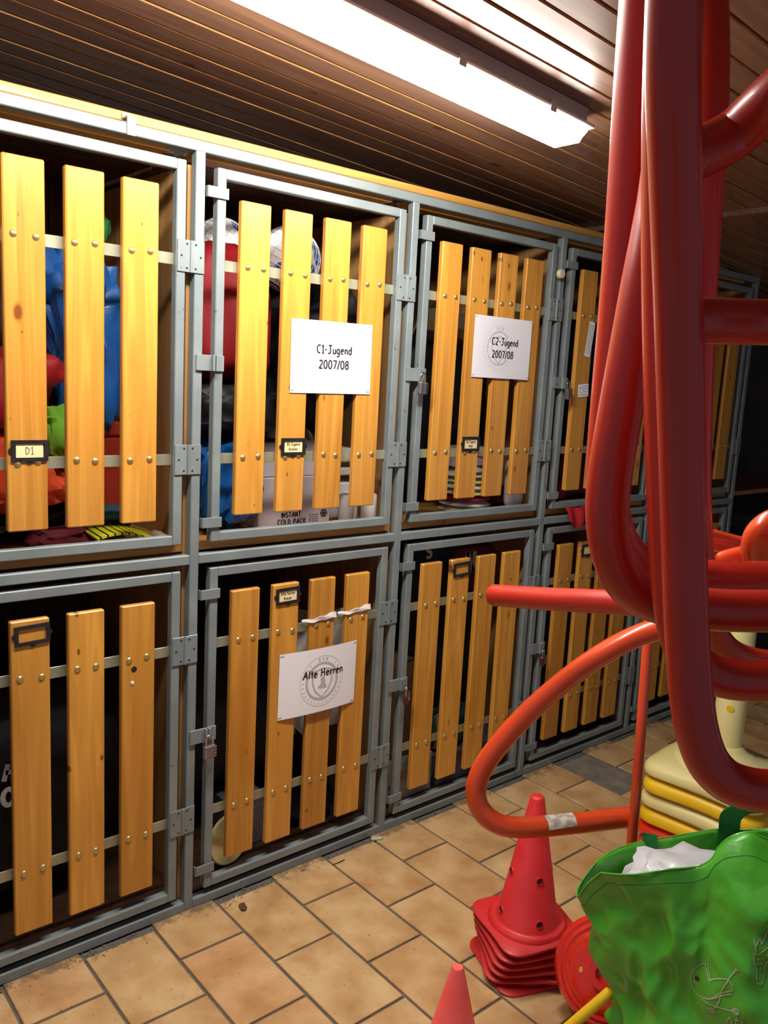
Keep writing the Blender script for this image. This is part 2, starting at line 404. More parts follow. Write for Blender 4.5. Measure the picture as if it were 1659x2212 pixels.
ce = struct(boxes('ceiling', [(-2.6, 6.2, -3.4, .75, 0, .08)], M_ceilback, bev=0))
tl = math.atan(.066); ce.rotation_euler = (0, tl, 0); ce.location = (0, 0, 2.3467+.007)
# boards run along the lockers, each its own piece
def plank_mesh(L):
    b = bmesh.new(); bmesh.ops.create_cube(b, size=1); bmesh.ops.scale(b, vec=(L, .0785, .011), verts=b.verts)
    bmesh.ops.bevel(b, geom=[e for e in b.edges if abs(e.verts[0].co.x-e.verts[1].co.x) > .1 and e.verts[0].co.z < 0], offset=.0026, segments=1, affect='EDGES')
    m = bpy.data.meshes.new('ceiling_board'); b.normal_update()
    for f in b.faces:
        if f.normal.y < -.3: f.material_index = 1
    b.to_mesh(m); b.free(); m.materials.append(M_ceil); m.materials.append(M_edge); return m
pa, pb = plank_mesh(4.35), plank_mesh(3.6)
for k in range(-6, 37):
    y = .176-.0855*k-.0428
    for me, x in ((pa, -.36), (pb, 3.66)):
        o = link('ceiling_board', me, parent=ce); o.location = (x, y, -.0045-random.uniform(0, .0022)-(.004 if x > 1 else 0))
M_dark = noisy('dark_render_wall', '#3b3733', '#4a4540', 6, .9)
struct(boxes('wall_back', [(-2.6, 6.2, .75, .85, -.1, 2.6)], M_dark, bev=0))
struct(boxes('wall_right', [(6.1, 6.2, -3.4, .8, -.1, 2.4)], M_dark, bev=0))
tr = struct(box_at('trim_1', 1.815, 1.845, -3.3, .74, 2.2, 2.222, M_ceil)); tr.location.z = cz(1.83)-.012

# ------------------------------------------------------------------ ceiling lamp
lamp = tag(empty('ceiling_lamp', (0, -.545, cz(0))), 'long white fluorescent lamp glowing on the boarded ceiling', 'lamp')
lamp.rotation_euler = (0, tl, 0)
M_house = base_mat('grey_lamp_housing', '#a9aaa6', .5)[0]
me_em = bpy.data.materials.new('lit_diffuser'); me_em.use_nodes = True
b = me_em.node_tree.nodes['Principled BSDF']; b.inputs['Base Color'].default_value = (.9, .9, .9, 1); b.inputs['Emission Color'].default_value = (1, .93, .84, 1); b.inputs['Emission Strength'].default_value = LAMP
X0, X1 = -.78, .79
boxes('housing', [(X0, X1-.012, -.052, .052, -.045, 0)], M_house, lamp, .004)
boxes('rim', [(X0-.008, X1+.004, -.066, .066, -.052, -.043)], M_white, lamp, .002)
bm = bmesh.new()
sec = [(-.058, -.052), (-.056, -.066), (-.04, -.090), (.04, -.090), (.056, -.066), (.058, -.052)]
xs = [(X0-.002, .82), (X0+.02, 1), (X1-.022, 1), (X1-.002, .82)]
rg = [[bm.verts.new((x, y*s, -.052+(z+.052)*(s if s == 1 else .45))) for y, z in sec] for x, s in xs]
for a, c in zip(rg, rg[1:]):
    for k in range(5): bm.faces.new((a[k], a[k+1], c[k+1], c[k]))
bm.faces.new(rg[0]); bm.faces.new(rg[-1][::-1])
fin('diffuser', bm, me_em, lamp, smooth=False)
for x in (-.5, -.1, .3, .62):
    boxes('clip', [(x-.012, x+.012, -.069, -.06, -.062, -.036)], M_house, lamp, .001)

# ------------------------------------------------------------------ locker bank
W = .745; T = .027; HT = 2.12
bank = tag(empty('locker_bank'), 'two-tier row of grey steel lockers with pine slatted doors', 'lockers')
def tube_box(name, *b): return box_at(name, *b, M_steel, bank, .0022)
for k in range(-1, 5):
    x = k*W; tube_box('post', x-T, x, 0, T, 0.0, HT+.002)
for k in range(-1, 4):
    x = k*W
    tube_box('rail', x, x+W-T, 0, T, 1.043, 1.070)
    tube_box('rail', x, x+W-T, 0, T, .0, .028)
tube_box('rail', -W-T, 4*W-T+.03, 0, T, HT, HT+T)
box_at('top_beam', -W-.05, 4*W, .030, .056, 2.1555, 2.1785, M_beamx, bank, .002)
for k in range(-1, 4):
    x = k*W
    box_at('partition', x+W-.034, x+W-.012, .032, .70, .0, 2.09, M_raw, bank)
    box_at('shelf', x-.0105, x+W-.0355, .030, .70, 1.075, 1.100, M_shelf, bank)
    box_at('bottom_board', x-.0105, x+W-.0355, .032, .70, .03, .052, M_back, bank)  # dark board colour stands in for the shade on the locker floor
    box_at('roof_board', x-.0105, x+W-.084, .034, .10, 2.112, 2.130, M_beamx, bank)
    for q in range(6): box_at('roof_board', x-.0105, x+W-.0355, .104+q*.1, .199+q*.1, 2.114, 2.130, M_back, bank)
    for q in range(6):
        wq = (W-.026)/6
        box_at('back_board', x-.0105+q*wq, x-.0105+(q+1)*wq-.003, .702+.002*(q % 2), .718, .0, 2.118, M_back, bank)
box_at('partition', -W-.034, -W-.012, .032, .70, .0, 2.09, M_raw, bank)
# bracket fixing the top rail to the beam
boxes('bracket', [(-.212, -.190, -.004, .0, 2.118, 2.16), (-.212, -.190, -.004, .034, 2.158, 2.163), (-.212, -.190, .026, .0305, 2.15, 2.175)], M_zinc, bank, .0008)

XO0, XO1 = .036, .692; FT = .026
SX = [.107, .246, .385, .524]; SW = .093
bmh = bmesh.new(); bmesh.ops.create_cone(bmh, cap_ends=True, segments=10, radius1=.0028, radius2=.0028, depth=.0006)
bmesh.ops.rotate(bmh, verts=bmh.verts, matrix=Matrix.Rotation(PI/2, 3, 'X'))
ME_HOLE = bpy.data.meshes.new('screw_hole'); bmh.to_mesh(ME_HOLE); bmh.free(); ME_HOLE.materials.append(M_hole)
def make_door(z0, z1, s0, s1, straps, hinges, stops, clasp):
    d = boxes('door', [(XO0, XO0+FT, .0, FT, z0, z1), (XO1-FT, XO1, 0, FT, z0, z1), (XO0+FT, XO1-FT, 0, FT, z1-FT, z1), (XO0+FT, XO1-FT, 0, FT, z0, z0+FT)], M_steel, bank, .0022)
    for sx in SX:
        L = s1-s0; o = boxes('slat', [(-SW/2, SW/2, -.0095, .0095, -L/2, L/2)], M_slat, d, .0028)
        o.location = (sx+SW/2, .0065, (s0+s1)/2)
    for z in straps:
        box_at('strap', XO0+.018, XO1-.018, .0162, .0205, z-.0145, z+.0145, M_zinc, d, .0006)
        for sx in SX:
            for q in (.022, .071):
                o = lathe('bolt', [(0, .0045), (.004, .004), (.0072, .0022), (.0088, .0002), (.0093, -.001)], M_brass, d, 12, (sx+q+random.uniform(-.002, .002), -.003, z+.004+random.uniform(-.003, .003)))
                o.rotation_euler = (PI/2, 0, 0)
    for z in hinges:
        boxes('hinge_leaf', [(.668, .7045, -.0035, .0, z-.04, z+.04)], M_steel, d, .0008); boxes('hinge_leaf', [(.7085, .744, -.0035, 0, z-.04, z+.04)], M_steel, d, .0008)
        tb = bmesh.new(); tube_bm(tb, [(.7065, -.004, z-.04), (.7065, -.004, z+.04)], .0036, 10); fin('hinge_pin', tb, M_steel, d)
        for hx, hz in ((.694, .03), (.679, 0), (.694, -.03), (.719, .03), (.733, 0), (.719, -.03)):
            o = link('screw_hole', ME_HOLE, parent=d); o.location = (hx, -.0037, z+hz)
    for z in stops:
        boxes('stop_plate', [(.004, .066, -.006, -.0005, z-.014, z+.014), (.004, .008, -.006, .008, z-.014, z+.014)], M_steel, d, .0008)
    boxes('hasp', [(.040, .062, -.006, 0, clasp-.021, clasp+.021), (.033, .040, -.017, 0, clasp-.021, clasp+.021)], M_steel, d, .0008)
    return d
def hasp_post(x, z):
    boxes('hasp_plate', [(x-.02, x+.024, -.006, 0, z-.021, z+.021), (x+.023, x+.030, -.017, 0, z-.021, z+.021)], M_steel, bank, .0008)
up = make_door(1.102, 2.092, 1.172, 2.022, (1.849, 1.332), (1.858, 1.333), (2.028, 1.157), 1.591)
lo = make_door(.049, 1.027, .122, .952, (.800, .286), (.802, .289), (.953, .115), .538)
doors = {}
for k in range(-1, 4):
    for row, src in ((1, up), (0, lo)):
        d = src if k == -1 else copy_tree(src, bank)
        d.location.x = k*W; doors[k, row] = d
        hasp_post(k*W, 1.591 if row else .538)
        # every door sits a touch differently
    
def knob():
    o = lathe('door_buffer', [(0, .012), (.014, .012), (.0165, .009), (.0165, -.004), (0, -.004)], base_mat('ivory_rubber', '#cfc8a8', .6)[0], doors[1, 1], 24)
    o.location = (.70, -.012, 1.986); o.rotation_euler = (PI/2, 0, 0)
knob()
plug = lathe('white_plug', [(0, .002), (.004, .0018), (.0052, 0)], M_white, doors[-1, 0], 14, (.745-.1915, -.0035, .739)); plug.rotation_euler = (PI/2, 0, 0)
hole = lathe('drill_hole', [(0, .0006), (.0078, .0005), (.0082, 0)], M_hole, doors[-1, 0], 14, (.745-.187, -.0032, .776)); hole.rotation_euler = (PI/2, 0, 0)
def on_plane(x0, z0, y, rot=0, sag=0):
    c, s = math.cos(rot), math.sin(rot)
    return lambda a, b, h=0: (x0+a*c-b*s, y-h-sag*math.cos(a*PI/.3), z0+a*s+b*c)

def card_frame(door, zc, xc=.294, lines=(), mat=M_card, filled=True, rot=0):
    f = empty_mesh_frame('card_holder', door, xc, zc, rot)
    if filled: boxes('card', [(-.031, .031, -.0008, .0, -.0165, .0165)], mat, f, 0).location = (0, -.001, 0)
    return f
def empty_mesh_frame(name, door, xc, zc, rot):
    w2, h2, t = .042, .025, .009
    bm = bmesh.new()
    for b_ in [(-w2, w2, -.004, .001, h2-t, h2), (-w2, w2, -.004, .001, -h2, -h2+t), (-w2, -w2+t, -.004, .001, -h2+t, h2-t), (w2-t, w2, -.004, .001, -h2+t, h2-t)]:
        r = bmesh.ops.create_cube(bm, size=1)
        bmesh.ops.scale(bm, vec=(b_[1]-b_[0], b_[3]-b_[2], b_[5]-b_[4]), verts=r['verts']); bmesh.ops.translate(bm, vec=((b_[0]+b_[1])/2, (b_[2]+b_[3])/2, (b_[4]+b_[5])/2), verts=r['verts'])
    for (cx, cz_) in ((-w2, 0), (w2, 0), (0, -h2)):
        r = bmesh.ops.create_cone(bm, cap_ends=True, segments=14, radius1=.0065, radius2=.0065, depth=.003)
        bmesh.ops.rotate(bm, verts=r['verts'], matrix=Matrix.Rotation(PI/2, 3, 'X')); bmesh.ops.translate(bm, verts=r['verts'], vec=(cx, -.001, cz_))
    o = fin(name, bm, M_black, None, smooth=False); o.location = (xc, -.0035, zc); o.rotation_euler = (0, rot, 0); o.parent = door
    return o
# (top-level: a holder with its card can be unscrewed from the door)
def holder(k, row, lines, label, filled=True, rot=0, z=None):
    zc = z or (1.364 if row else .915)
    f = empty_mesh_frame('card_holder', None, k*W+.297, zc, rot)
    tag(f, label, 'card holder')
    if filled:
        boxes('card', [(-.031, .031, -.0016, -.0006, -.0165, .0165)], M_card, f, 0)
    to3 = lambda a, b_, h=0: (a, -.0016-h, b_)
    if lines:
        for i, s in enumerate(lines):
            h = .0082 if len(lines) > 1 else .017
            wd = min(1, .054/text_w(s, h))
            write('lettering', s, 0, (.0035-i*.0145) if len(lines) > 1 else -.008, h*wd, .0011, M_ink, to3, f)
holder(-1, 1, ['D1'], 'black label frame with a handwritten D1 card on the top left door')
holder(0, 1, ['B1-Jugend', 'Richter'], 'black label frame with a printed card under the white C1-Jugend sheet')
holder(1, 1, ['B2-Jugend', 'Wolz'], 'black label frame with a printed card under the C2-Jugend sheet')
holder(-1, 0, [], 'empty black label frame at the slat top of the bottom left door', False, -.03)
holder(0, 0, ['Alte Herren', 'Breuer'], 'black label frame with a card above the white Alte Herren sheet', True, -.02)
holder(1, 0, [], 'empty black label frame on the bottom door right of the Alte Herren one', False, -.03)
holder(2, 0, [], 'black label frame on the fourth bottom door, half hidden by red tube', True)

# ------------------------------------------------------------------ paper signs
def crest(parent, to3, cx, cy, R):
    def ring(r0, r1, m, y=.0003):
        bm = bmesh.new()
        n = 48; A = [bm.verts.new(to3(cx+r0*math.cos(2*PI*i/n), cy+r0*math.sin(2*PI*i/n), y)) for i in range(n)]; B = [bm.verts.new(to3(cx+r1*math.cos(2*PI*i/n), cy+r1*math.sin(2*PI*i/n), y)) for i in range(n)]
        for i in range(n): bm.faces.new((A[i], A[(i+1) % n], B[(i+1) % n], B[i]))
        return fin('crest_ring', bm, m, parent, smooth=False)
    ring(R, R*.985, M_grey_ink); ring(R*.76, R*.66, M_grey_ink)
    def poly(pts, m, y):
        bm = bmesh.new(); bm.faces.new([bm.verts.new(to3(cx+a*R, cy+b_*R, y)) for a, b_ in pts]); return fin('crest_field', bm, m, parent, smooth=False)
    sh = [(-.44, .42), (-.2, .46), (0, .5), (.2, .46), (.44, .42), (.44, -.05), (.3, -.38), (0, -.64), (-.3, -.38), (-.44, -.05)]
    bm = bmesh.new(); ribbon_bm(bm, [(cx+a*R, cy+b_*R) for a, b_ in sh+[sh[0]]], R*.07, to3, .0004); fin('crest_shield', bm, M_grey_ink, parent, smooth=False)
    poly([(-.08, .1), (.1, .22), (.16, -.1), (.24, -.3), (-.1, -.3), (-.2, -.22), (-.05, -.1)], M_grey_ink, .0003)
    poly([(-.36, .36), (-.2, .36), (-.22, .2), (-.34, .2)], M_pink_ink, .0003); poly([(.36, .36), (.2, .36), (.22, .2), (.34, .2)], M_pink_ink, .0003)
    for ch, a in (('B', 100), ('V', 88), ('N', 76)):
        q = math.radians(a); write('crest_letter', ch, cx+R*.86*math.cos(q), cy+R*.82*math.sin(q)-.001, R*.13, R*.03, M_grey_ink, to3, parent, 0, .0004)
    for a in range(130, 411, 12):
        q = math.radians(a); bm = bmesh.new(); ribbon_bm(bm, [(cx+R*.84*math.cos(q), cy+R*.84*math.sin(q)), (cx+R*.92*math.cos(q), cy+R*.92*math.sin(q))], R*.035, to3, .0004); fin('crest_letter', bm, M_grey_ink, parent, smooth=False)
def sign(name, xc, zc, w_, h_, rot, mat, label, bow=0, y=-.0055, curl=0):
    def to3(a, b_, h=0):
        t = a/(w_/2)
        yy = y-h-bow*(1-t*t)-curl*max(0, t-.2)**2
        c, s = math.cos(rot), math.sin(rot)
        dz = -.016*(t*t-1)*0
        return (xc+a*c-b_*s, yy, zc+a*s+b_*c+dz)
    o = sheet(name, lambda u, v: to3((u-.5)*w_, (v-.5)*h_), 24, 8, mat, thick=.0003)
    return tag(o, label, 'sign'), to3
s1, f1 = sign('paper_sign', .4247, 1.6265, .297, .210, .0107, M_paper, 'white sheet printed C1-Jugend 2007/08 pinned to the top slatted door', .0006)
write('lettering', 'C1-Jugend', 0.008, .012, .024, .0043, M_ink, f1, s1); write('lettering', '2007/08', .008, -.032, .024, .0043, M_ink, f1, s1)
s2, f2 = sign('paper_sign', .4223, .6271, .297, .210, -.0067, M_paper, 'white sheet printed Alte Herren with a grey crest on the bottom door', .010)
crest(s2, f2, .008, -.004, .083); write('lettering', 'Alte Herren', .014, .012, .0248, .0042, M_ink, f2, s2)
s3, f3 = sign('paper_sign', 1.1655, 1.700, .292, .210, .0, M_lam, 'glossy laminated sheet printed C2-Jugend 2007/08 with a grey crest', .004, curl=.008)
crest(s3, f3, -.02, -.002, .080); write('lettering', 'C2-Jugend', .012, .010, .024, .0043, M_ink, f3, s3); write('lettering', '2007/08', .004, -.034, .024, .0043, M_ink, f3, s3)
for s_, f_ in ((s1, f1), (s2, f2), (s3, f3)):
    for a, b_ in ((-.141, .098), (.14, .098), (-.141, -.098), (.14, -.098)):
        bm = bmesh.new(); ribbon_bm(bm, [(a-.006, b_), (a+.006, b_+.001)], .0012, f_, .001); fin('staple', bm, M_zinc, s_, smooth=False)
def note(x, z, w_, h_, rot, label, rows):
    bmx, to3 = sign('paper_note', x, z, w_, h_, rot, M_paper, label, .0004)
    for i in range(rows):
        zz = h_/2-h_*(i+1)/(rows+1); bm = bmesh.new(); n = max(4, int(w_/.006)); rr = random.Random(i+rows)
        ribbon_bm(bm, [(-w_*.42+w_*.84*q/n, zz+rr.uniform(-.0035, .0035)) for q in range(n+1)], .0012, to3, .0004); fin('handwriting', bm, base_mat('blue_ink', '#55608f', .6)[0], bmx, smooth=False)
note(1.668, 1.765, .135, .036, PI/2-.13, 'narrow handwritten paper strip stuck on the slat beside the red tubes', 3)
note(1.655, 1.567, .066, .05, .1, 'small square handwritten note below the narrow paper strip', 4)

# cloth strips knotted round two slats of the Alte Herren door
M_tie = cloth('white_cloth_strip', '#d8d8da', '#eeeeee', 20, .8, bs=.2, bd=.002)
for x, sl, lab in ((SX[2], .012, 'white cloth strip wound round the third slat above the Alte Herren sheet'), (SX[3], .012, 'white cloth strip wound round the fourth slat above the Alte Herren sheet')):
    z = .826 if x < .5 else .832
    def f(u, v, x=x, z=z, sl=sl):
        px = x-.022+u*(SW+.026); fy = -.006 if u > .2 else -.006+.02*(1-u/.2)
        return (px, fy-.0015*math.sin(u*9+v*3), z+sl*(u-.5)+(v-.5)*(.008+.010*u)+.0015*math.sin(u*17))
    tag(sheet('cloth_strip', f, 22, 4, M_tie, thick=.002), lab, 'cloth strip')

# ------------------------------------------------------------------ padlocks
M_lock = noisy('brushed_padlock', '#8d8f92', '#9fa1a3', 30, .35, metal=.85)
M_lockb = noisy('brown_padlock', '#4a2f2a', '#5a3b34', 30, .35, metal=.5)
M_shk = base_mat('steel_shackle', '#d0d2d4', .15, 1)[0]
def padlock(x, z, mat, label, roll=0, yaw=0, y=-.024):
    r = tag(empty('padlock', (x, y, z)), label, 'padlock'); r.rotation_euler = (0, roll, yaw)
    boxes('lock_body', [(-.018, .018, -.008, .008, -.066, -.026)], mat, r, .003)
    P = [(-.0115, 0, -.027), (-.0115, 0, -.012)]+[(.0115*math.cos(a), 0, -.008+.0115*math.sin(a)) for a in [PI-PI*i/8 for i in range(9)]]+[(.0115, 0, -.012), (.0115, 0, -.027)]
    bm = bmesh.new(); tube_bm(bm, P, .0026, 10); fin('shackle', bm, M_shk, r)
    for i in range(4):
        bm = bmesh.new(); tube_bm(bm, [(.008, -.0075, -.059+i*.009), (.019, -.0075, -.059+i*.009)], .0033, 12); fin('dial', bm, M_shk, r)
padlock(.031, .540, M_lock, 'combination padlock on the hasp left of the Alte Herren door', .0, .15)
padlock(W+.034, 1.595, M_lock, 'combination padlock on the hasp left of the C2-Jugend door', .04, .15)
padlock(2*W+.042, 1.597, M_lock, 'combination padlock left of the door with handwritten notes', -.25, .3)
padlock(W+.032, .535, M_lockb, 'tilted brown combination padlock right of the Alte Herren door', -.35, .7, -.034)
padlock(2*W+.032, .535, M_lockb, 'dark padlock on the fourth bottom door beside the orange tube loop', -.1, .4)

# ------------------------------------------------------------------ things inside the lockers
Zs, Zb = 1.101, .053
def thing(o, label, cat, group=None): return tag(o, label, cat, group)
m_blue = cloth('blue_bag_fabric', '#0f4f96', '#1f6fc4', 5, .35, .3, bs=.6); m_navy = cloth('navy_fabric', '#0c1424', '#16243c', 5, .7)
m_redc = cloth('red_bag_fabric', '#8e0f16', '#b3161d', 4, .6); m_blk = cloth('black_fabric', '#0b0c10', '#15161c', 5, .6)
m_or = cloth('orange_cloth', '#d8421a', '#ec5a26', 4); m_lime = cloth('lime_cloth', '#5c9a1e', '#82bd32', 4); m_wine = cloth('wine_cloth', '#560c1a', '#7c1428', 5)
m_teal = cloth('teal_cloth', '#173c45', '#23545c', 5); m_grn = cloth('green_cloth', '#0e4a22', '#1a6a32', 5); m_wh = cloth('white_cloth', '#b8b4ae', '#d6d2cc', 6, bs=.4)
m_beige = cloth('beige_strap', '#8d8068', '#a89a80', 9)
B = lambda x, y, z, sx, sy, sz, m, lab, cat, nm, seed=0, amp=.22, fr=3, fold=.05, rz=0, tilt=0: thing(blob(nm, (x, y, z), (sx, sy, sz), m, seed, amp, fr, fold=fold, rz=rz, tilt=tilt), lab, cat)
# upper left locker
B(-.27, .26, 1.61, .135, .12, .27, m_blue, 'shiny blue bag hanging behind the slats of the top left locker', 'bag', 'sports_bag', 1, .12, 3, .24)
B(-.19, .30, 1.93, .05, .05, .06, m_grn, 'green cloth bundle on top of the blue bag', 'cloth', 'cloth_bundle', 2)
B(-.43, .20, 1.48, .13, .10, .12, m_redc, 'red cloth behind the widest left slat of the top left locker', 'cloth', 'cloth_bundle', 3)
B(-.40, .18, 1.30, .14, .10, .10, m_or, 'orange cloth heaped low in the top left locker', 'cloth', 'cloth_bundle', 4, fold=.1)
B(-.31, .16, 1.385, .07, .06, .075, m_lime, 'lime green cloth lying on the orange cloth', 'cloth', 'cloth_bundle', 5, fold=.1)
M_cr = noisy('red_tin', '#a52f17', '#b8381c', 4, .45, .2)
cr = thing(empty('tin_case', (-.14, .38, Zs)), 'tall orange-red tin case in the top left locker', 'case')
boxes('case_body', [(-.14, .04, -.12, .12, 0, .27)], M_cr, cr, .006); boxes('case_lid', [(-.145, .045, -.125, .125, .272, .312)], M_cr, cr, .006)
thing(boxes('folded_paper', [(-.27, -.13, .28, .36, Zs+.313, Zs+.323)], M_white, None, .003), 'white folded paper on the lid of the tin case', 'paper')
B(-.42, .26, 1.17, .2, .16, .07, m_blk, 'black kit bag on the floor of the top left locker', 'bag', 'kit_bag', 6)
B(-.20, .17, 1.15, .08, .06, .045, m_teal, 'teal cloth crumpled at the bottom of the top left locker', 'cloth', 'cloth_bundle', 7)
B(-.31, .12, 1.125, .10, .05, .025, m_wine, 'wine red cloth lying beside the yellow striped pad', 'cloth', 'cloth_bundle', 8)
M_ystr, nt, b = base_mat('yellow_striped_pad', '#c6c21a', .5)
mp = coords(nt, rnd=False); sxx = N(nt, 'ShaderNodeSeparateXYZ'); nt.links.new(mp.outputs[0], sxx.inputs[0]); mm = N(nt, 'ShaderNodeMath', operation='MULTIPLY'); mm.inputs[1].default_value = 330; nt.links.new(sxx.outputs[0], mm.inputs[0]); sn = N(nt, 'ShaderNodeMath', operation='SINE'); nt.links.new(mm.outputs[0], sn.inputs[0])
nt.links.new(ramp(nt, sn.outputs[0], [(.62, '#c9c51c'), (.75, '#15160f')]).outputs[0], b.inputs['Base Color'])
pd = sheet('shin_pad', lambda u, v: (-.272+.17*u, .034+.11*v, 1.105+.036*math.sin(PI*(.25+.70*u))*(1-.3*v)+.016*v), 16, 8, M_ystr, thick=.006)
thing(pd, 'yellow and black striped pad on the shelf edge of the top left locker', 'pad')
for i, (x, z) in enumerate(((-.135, 1.125), (-.095, 1.112))):
    B(x, .09, z, .035, .03, .014, m_beige, ['beige glove lying behind the striped pad', 'brown strap end lying right of the striped pad'][i], 'glove', 'glove' if i == 0 else 'strap', 9+i)
# second upper locker
B(.17, .24, 1.70, .15, .15, .24, m_redc, 'large red sports bag standing in the C1-Jugend locker', 'bag', 'sports_bag', 11, .12, 2, .03)
B(.19, .19, 1.46, .17, .13, .075, m_blk, 'black bag under the red sports bag', 'bag', 'kit_bag', 12)
B(.42, .30, 1.55, .17, .2, .33, m_blk, 'black bag filling the middle of the C1-Jugend locker', 'bag', 'sports_bag', 13, .1)
B(.60, .33, 1.66, .08, .2, .22, m_blk, 'black folded jacket right in the C1-Jugend locker', 'jacket', 'jacket', 14, .12)
B(.17, .20, 1.24, .12, .13, .16, m_blue, 'bright blue crumpled jacket low in the C1-Jugend locker', 'jacket', 'jacket', 15, .3, 4, .14)
# netted balls
def ball_mat():
    m, nt, b = base_mat('netted_white_blue', '#c8ccd4', .5)
    mp = coords(nt, rnd=True); v = N(nt, 'ShaderNodeTexVoronoi'); v.inputs['Scale'].default_value = 15; nt.links.new(mp.outputs[0], v.inputs['Vector'])
    r = ramp(nt, v.outputs['Distance'], [(.36, '#1d5cae'), (.42, '#e2e5ea')])
    nt.links.new(r.outputs[0], b.inputs['Base Color']); return m
M_ball = ball_mat()
def ball(x, y, z, R, lab):
    r = thing(empty('football', (x, y, z)), lab, 'ball', None)
    bm = bmesh.new(); bmesh.ops.create_icosphere(bm, subdivisions=4, radius=R); fin('ball_skin', bm, M_ball, r)
    bm = bmesh.new(); nn = 14
    for i in range(nn):
        a = PI*i/nn; P = [(R*1.012*math.cos(t)*math.cos(a), R*1.012*math.cos(t)*math.sin(a), R*1.012*math.sin(t)) for t in [2*PI*k/28 for k in range(29)]]
        tube_bm(bm, P, .0011, 4, cap=False)
    for j in range(-6, 7):
        t = PI*j/15; P = [(R*1.012*math.cos(t)*math.cos(a), R*1.012*math.cos(t)*math.sin(a), R*1.012*math.sin(t)) for a in [2*PI*k/28 for k in range(29)]]
        tube_bm(bm, P, .0011, 4, cap=False)
    o = fin('net', bm, M_white, r); o['kind'] = 'stuff'
    r.rotation_euler = (.4, .3, x)
ball(.40, .21, 1.92, .098, 'white and blue football in a net above the black bag')
ball(.235, .33, 1.945, .085, 'netted blue football behind the second slat of the C1-Jugend locker')
# cold pack carton and boxes
M_cart = noisy('white_carton', '#c9c2cb', '#d8d2da', 5, .6)
cb = thing(empty('carton', (.46, .16, Zs)), 'white instant cold pack carton with black lettering', 'box')
boxes('carton_body', [(-.20, .07, -.045, .10, 0, .155)], M_cart, cb, .002)
t3 = lambda a, b_, h=0: (a, -.0455-h, b_)
write('lettering', 'INSTANT', -.080, .029, .0155, .0032, M_ink, t3, cb); write('lettering', 'COLD PACK', -.076, .006, .017, .004, base_mat('grey_print', '#50505a', .6)[0], t3, cb)
bm = bmesh.new()
for a in range(6):
    q = PI*a/3; ribbon_bm(bm, [(.045, .034), (.045+.014*math.cos(q), .034+.014*math.sin(q))], .003, t3)
    for s in (.4, -.4): ribbon_bm(bm, [(.045+.008*math.cos(q), .034+.008*math.sin(q)), (.045+.013*math.cos(q+s), .034+.013*math.sin(q+s))], .0022, t3)
fin('snowflake', bm, M_ink, cb, smooth=False)
for i in range(4):
    bm = bmesh.new(); ribbon_bm(bm, [(-.012, .033-i*.007), (-.01, .03-i*.007), (-.005, .036-i*.007)], .001, t3); ribbon_bm(bm, [(-.002, .032-i*.007), (.024, .032-i*.007)], .0012, t3); fin('small_print', bm, M_ink, cb, smooth=False)
thing(boxes('plain_carton', [(.27, .50, .13, .27, Zs+.157, Zs+.262)], M_cart, None, .002), 'plain white carton on top of the cold pack carton', 'box')
for i, (x, y) in enumerate(((.585, .10), (.635, .14), (.668, .085))):
    lathe_o = lathe('bandage_roll', [(0, 0), (.024, 0), (.026, .004), (.026, .09), (.022, .094), (.010, .094), (.010, .088), (0, .088)], M_white, None, 28, (x, y, Zs))
    thing(lathe_o, ['white tape roll beside the cold pack carton, nearest to it', 'white tape roll standing between the other two', 'white tape roll nearest the right partition'][i], 'roll', 'white rolls beside the cold pack carton')
for i, (z0, z1) in enumerate(((.096, .12), (.145, .17), (.19, .235))):
    thing(boxes('bandage_box', [(.565, .675, .17, .255, Zs+z0 if i else Zs, Zs+z1)], M_white, None, .004), ['lowest flat white box behind the tape rolls', 'middle flat white box above the tape rolls', 'topmost flat white box above the tape rolls'][i], 'box')
B(.36, .17, 1.395, .05, .05, .03, m_wh, 'white cap on top of the plain carton', 'cap', 'cap', 16, .05)
sh_ = [('yellow folder leaning beside the right partition', M_yellow, .56, 1.27, .10), ('white folder leaning above the yellow folder', M_white, .575, 1.32, .11)]
for lab, m, x, z, y in sh_:
    o = boxes('folder', [(-.006, .006, 0, .22, -.16, .16)], m, None, .002); o.location = (x+.018, y+.20, z+.03); o.rotation_euler = (0, -.5, 0); thing(o, lab, 'folder')
# third upper locker
def strapf(u, v): return (.93+.30*u, .22+.10*math.sin(PI*u)-.03*v, 1.66+.13*math.sin(PI*(.15+.55*u))+.05*v)
thing(sheet('webbing_strap', strapf, 20, 3, m_beige, thick=.004), 'broad beige webbing strap arched in the C2-Jugend locker', 'strap')
B(1.10, .36, 1.46, .28, .2, .30, m_blk, 'black kit bag filling the C2-Jugend locker', 'bag', 'sports_bag', 21, .1)
for i in range(7):
    m = [M_cream, M_white, cloth('red_rim', '#8e1626', '#a01c2c', 6), M_cream, M_white, M_cream, M_white][i]
    o = lathe('marker_disc', [(.035, .028), (.055, .022), (.092, .002), (.098, 0), (.098, .003), (.056, .026), (.035, .031)], m, None, 36, (1.19+random.uniform(-.004, .004), .15, Zs+i*.022))
    thing(o, ['cream marker disc, lowest of the stack in the C2-Jugend locker', 'white marker disc, second from the bottom of the stack', 'red marker disc in the stack between white and cream ones', 'cream marker disc right above the red one', 'white marker disc, third from the top of the stack', 'cream marker disc, second from the top of the stack', 'white marker disc topping the stack in the C2-Jugend locker'][i], 'disc', 'marker discs stacked in the C2-Jugend locker')
ab = thing(boxes('printed_box', [(1.10, 1.30, .13, .24, Zs+.165, Zs+.235)], M_cart, None, .003), 'white printed box lying on the stack of marker discs', 'box')
write('lettering', 'ANO', 1.23, Zs+.195, .02, .005, base_mat('red_print', '#a01820', .6)[0], lambda a, b_, h=0: (a, .1295-h, b_), ab)
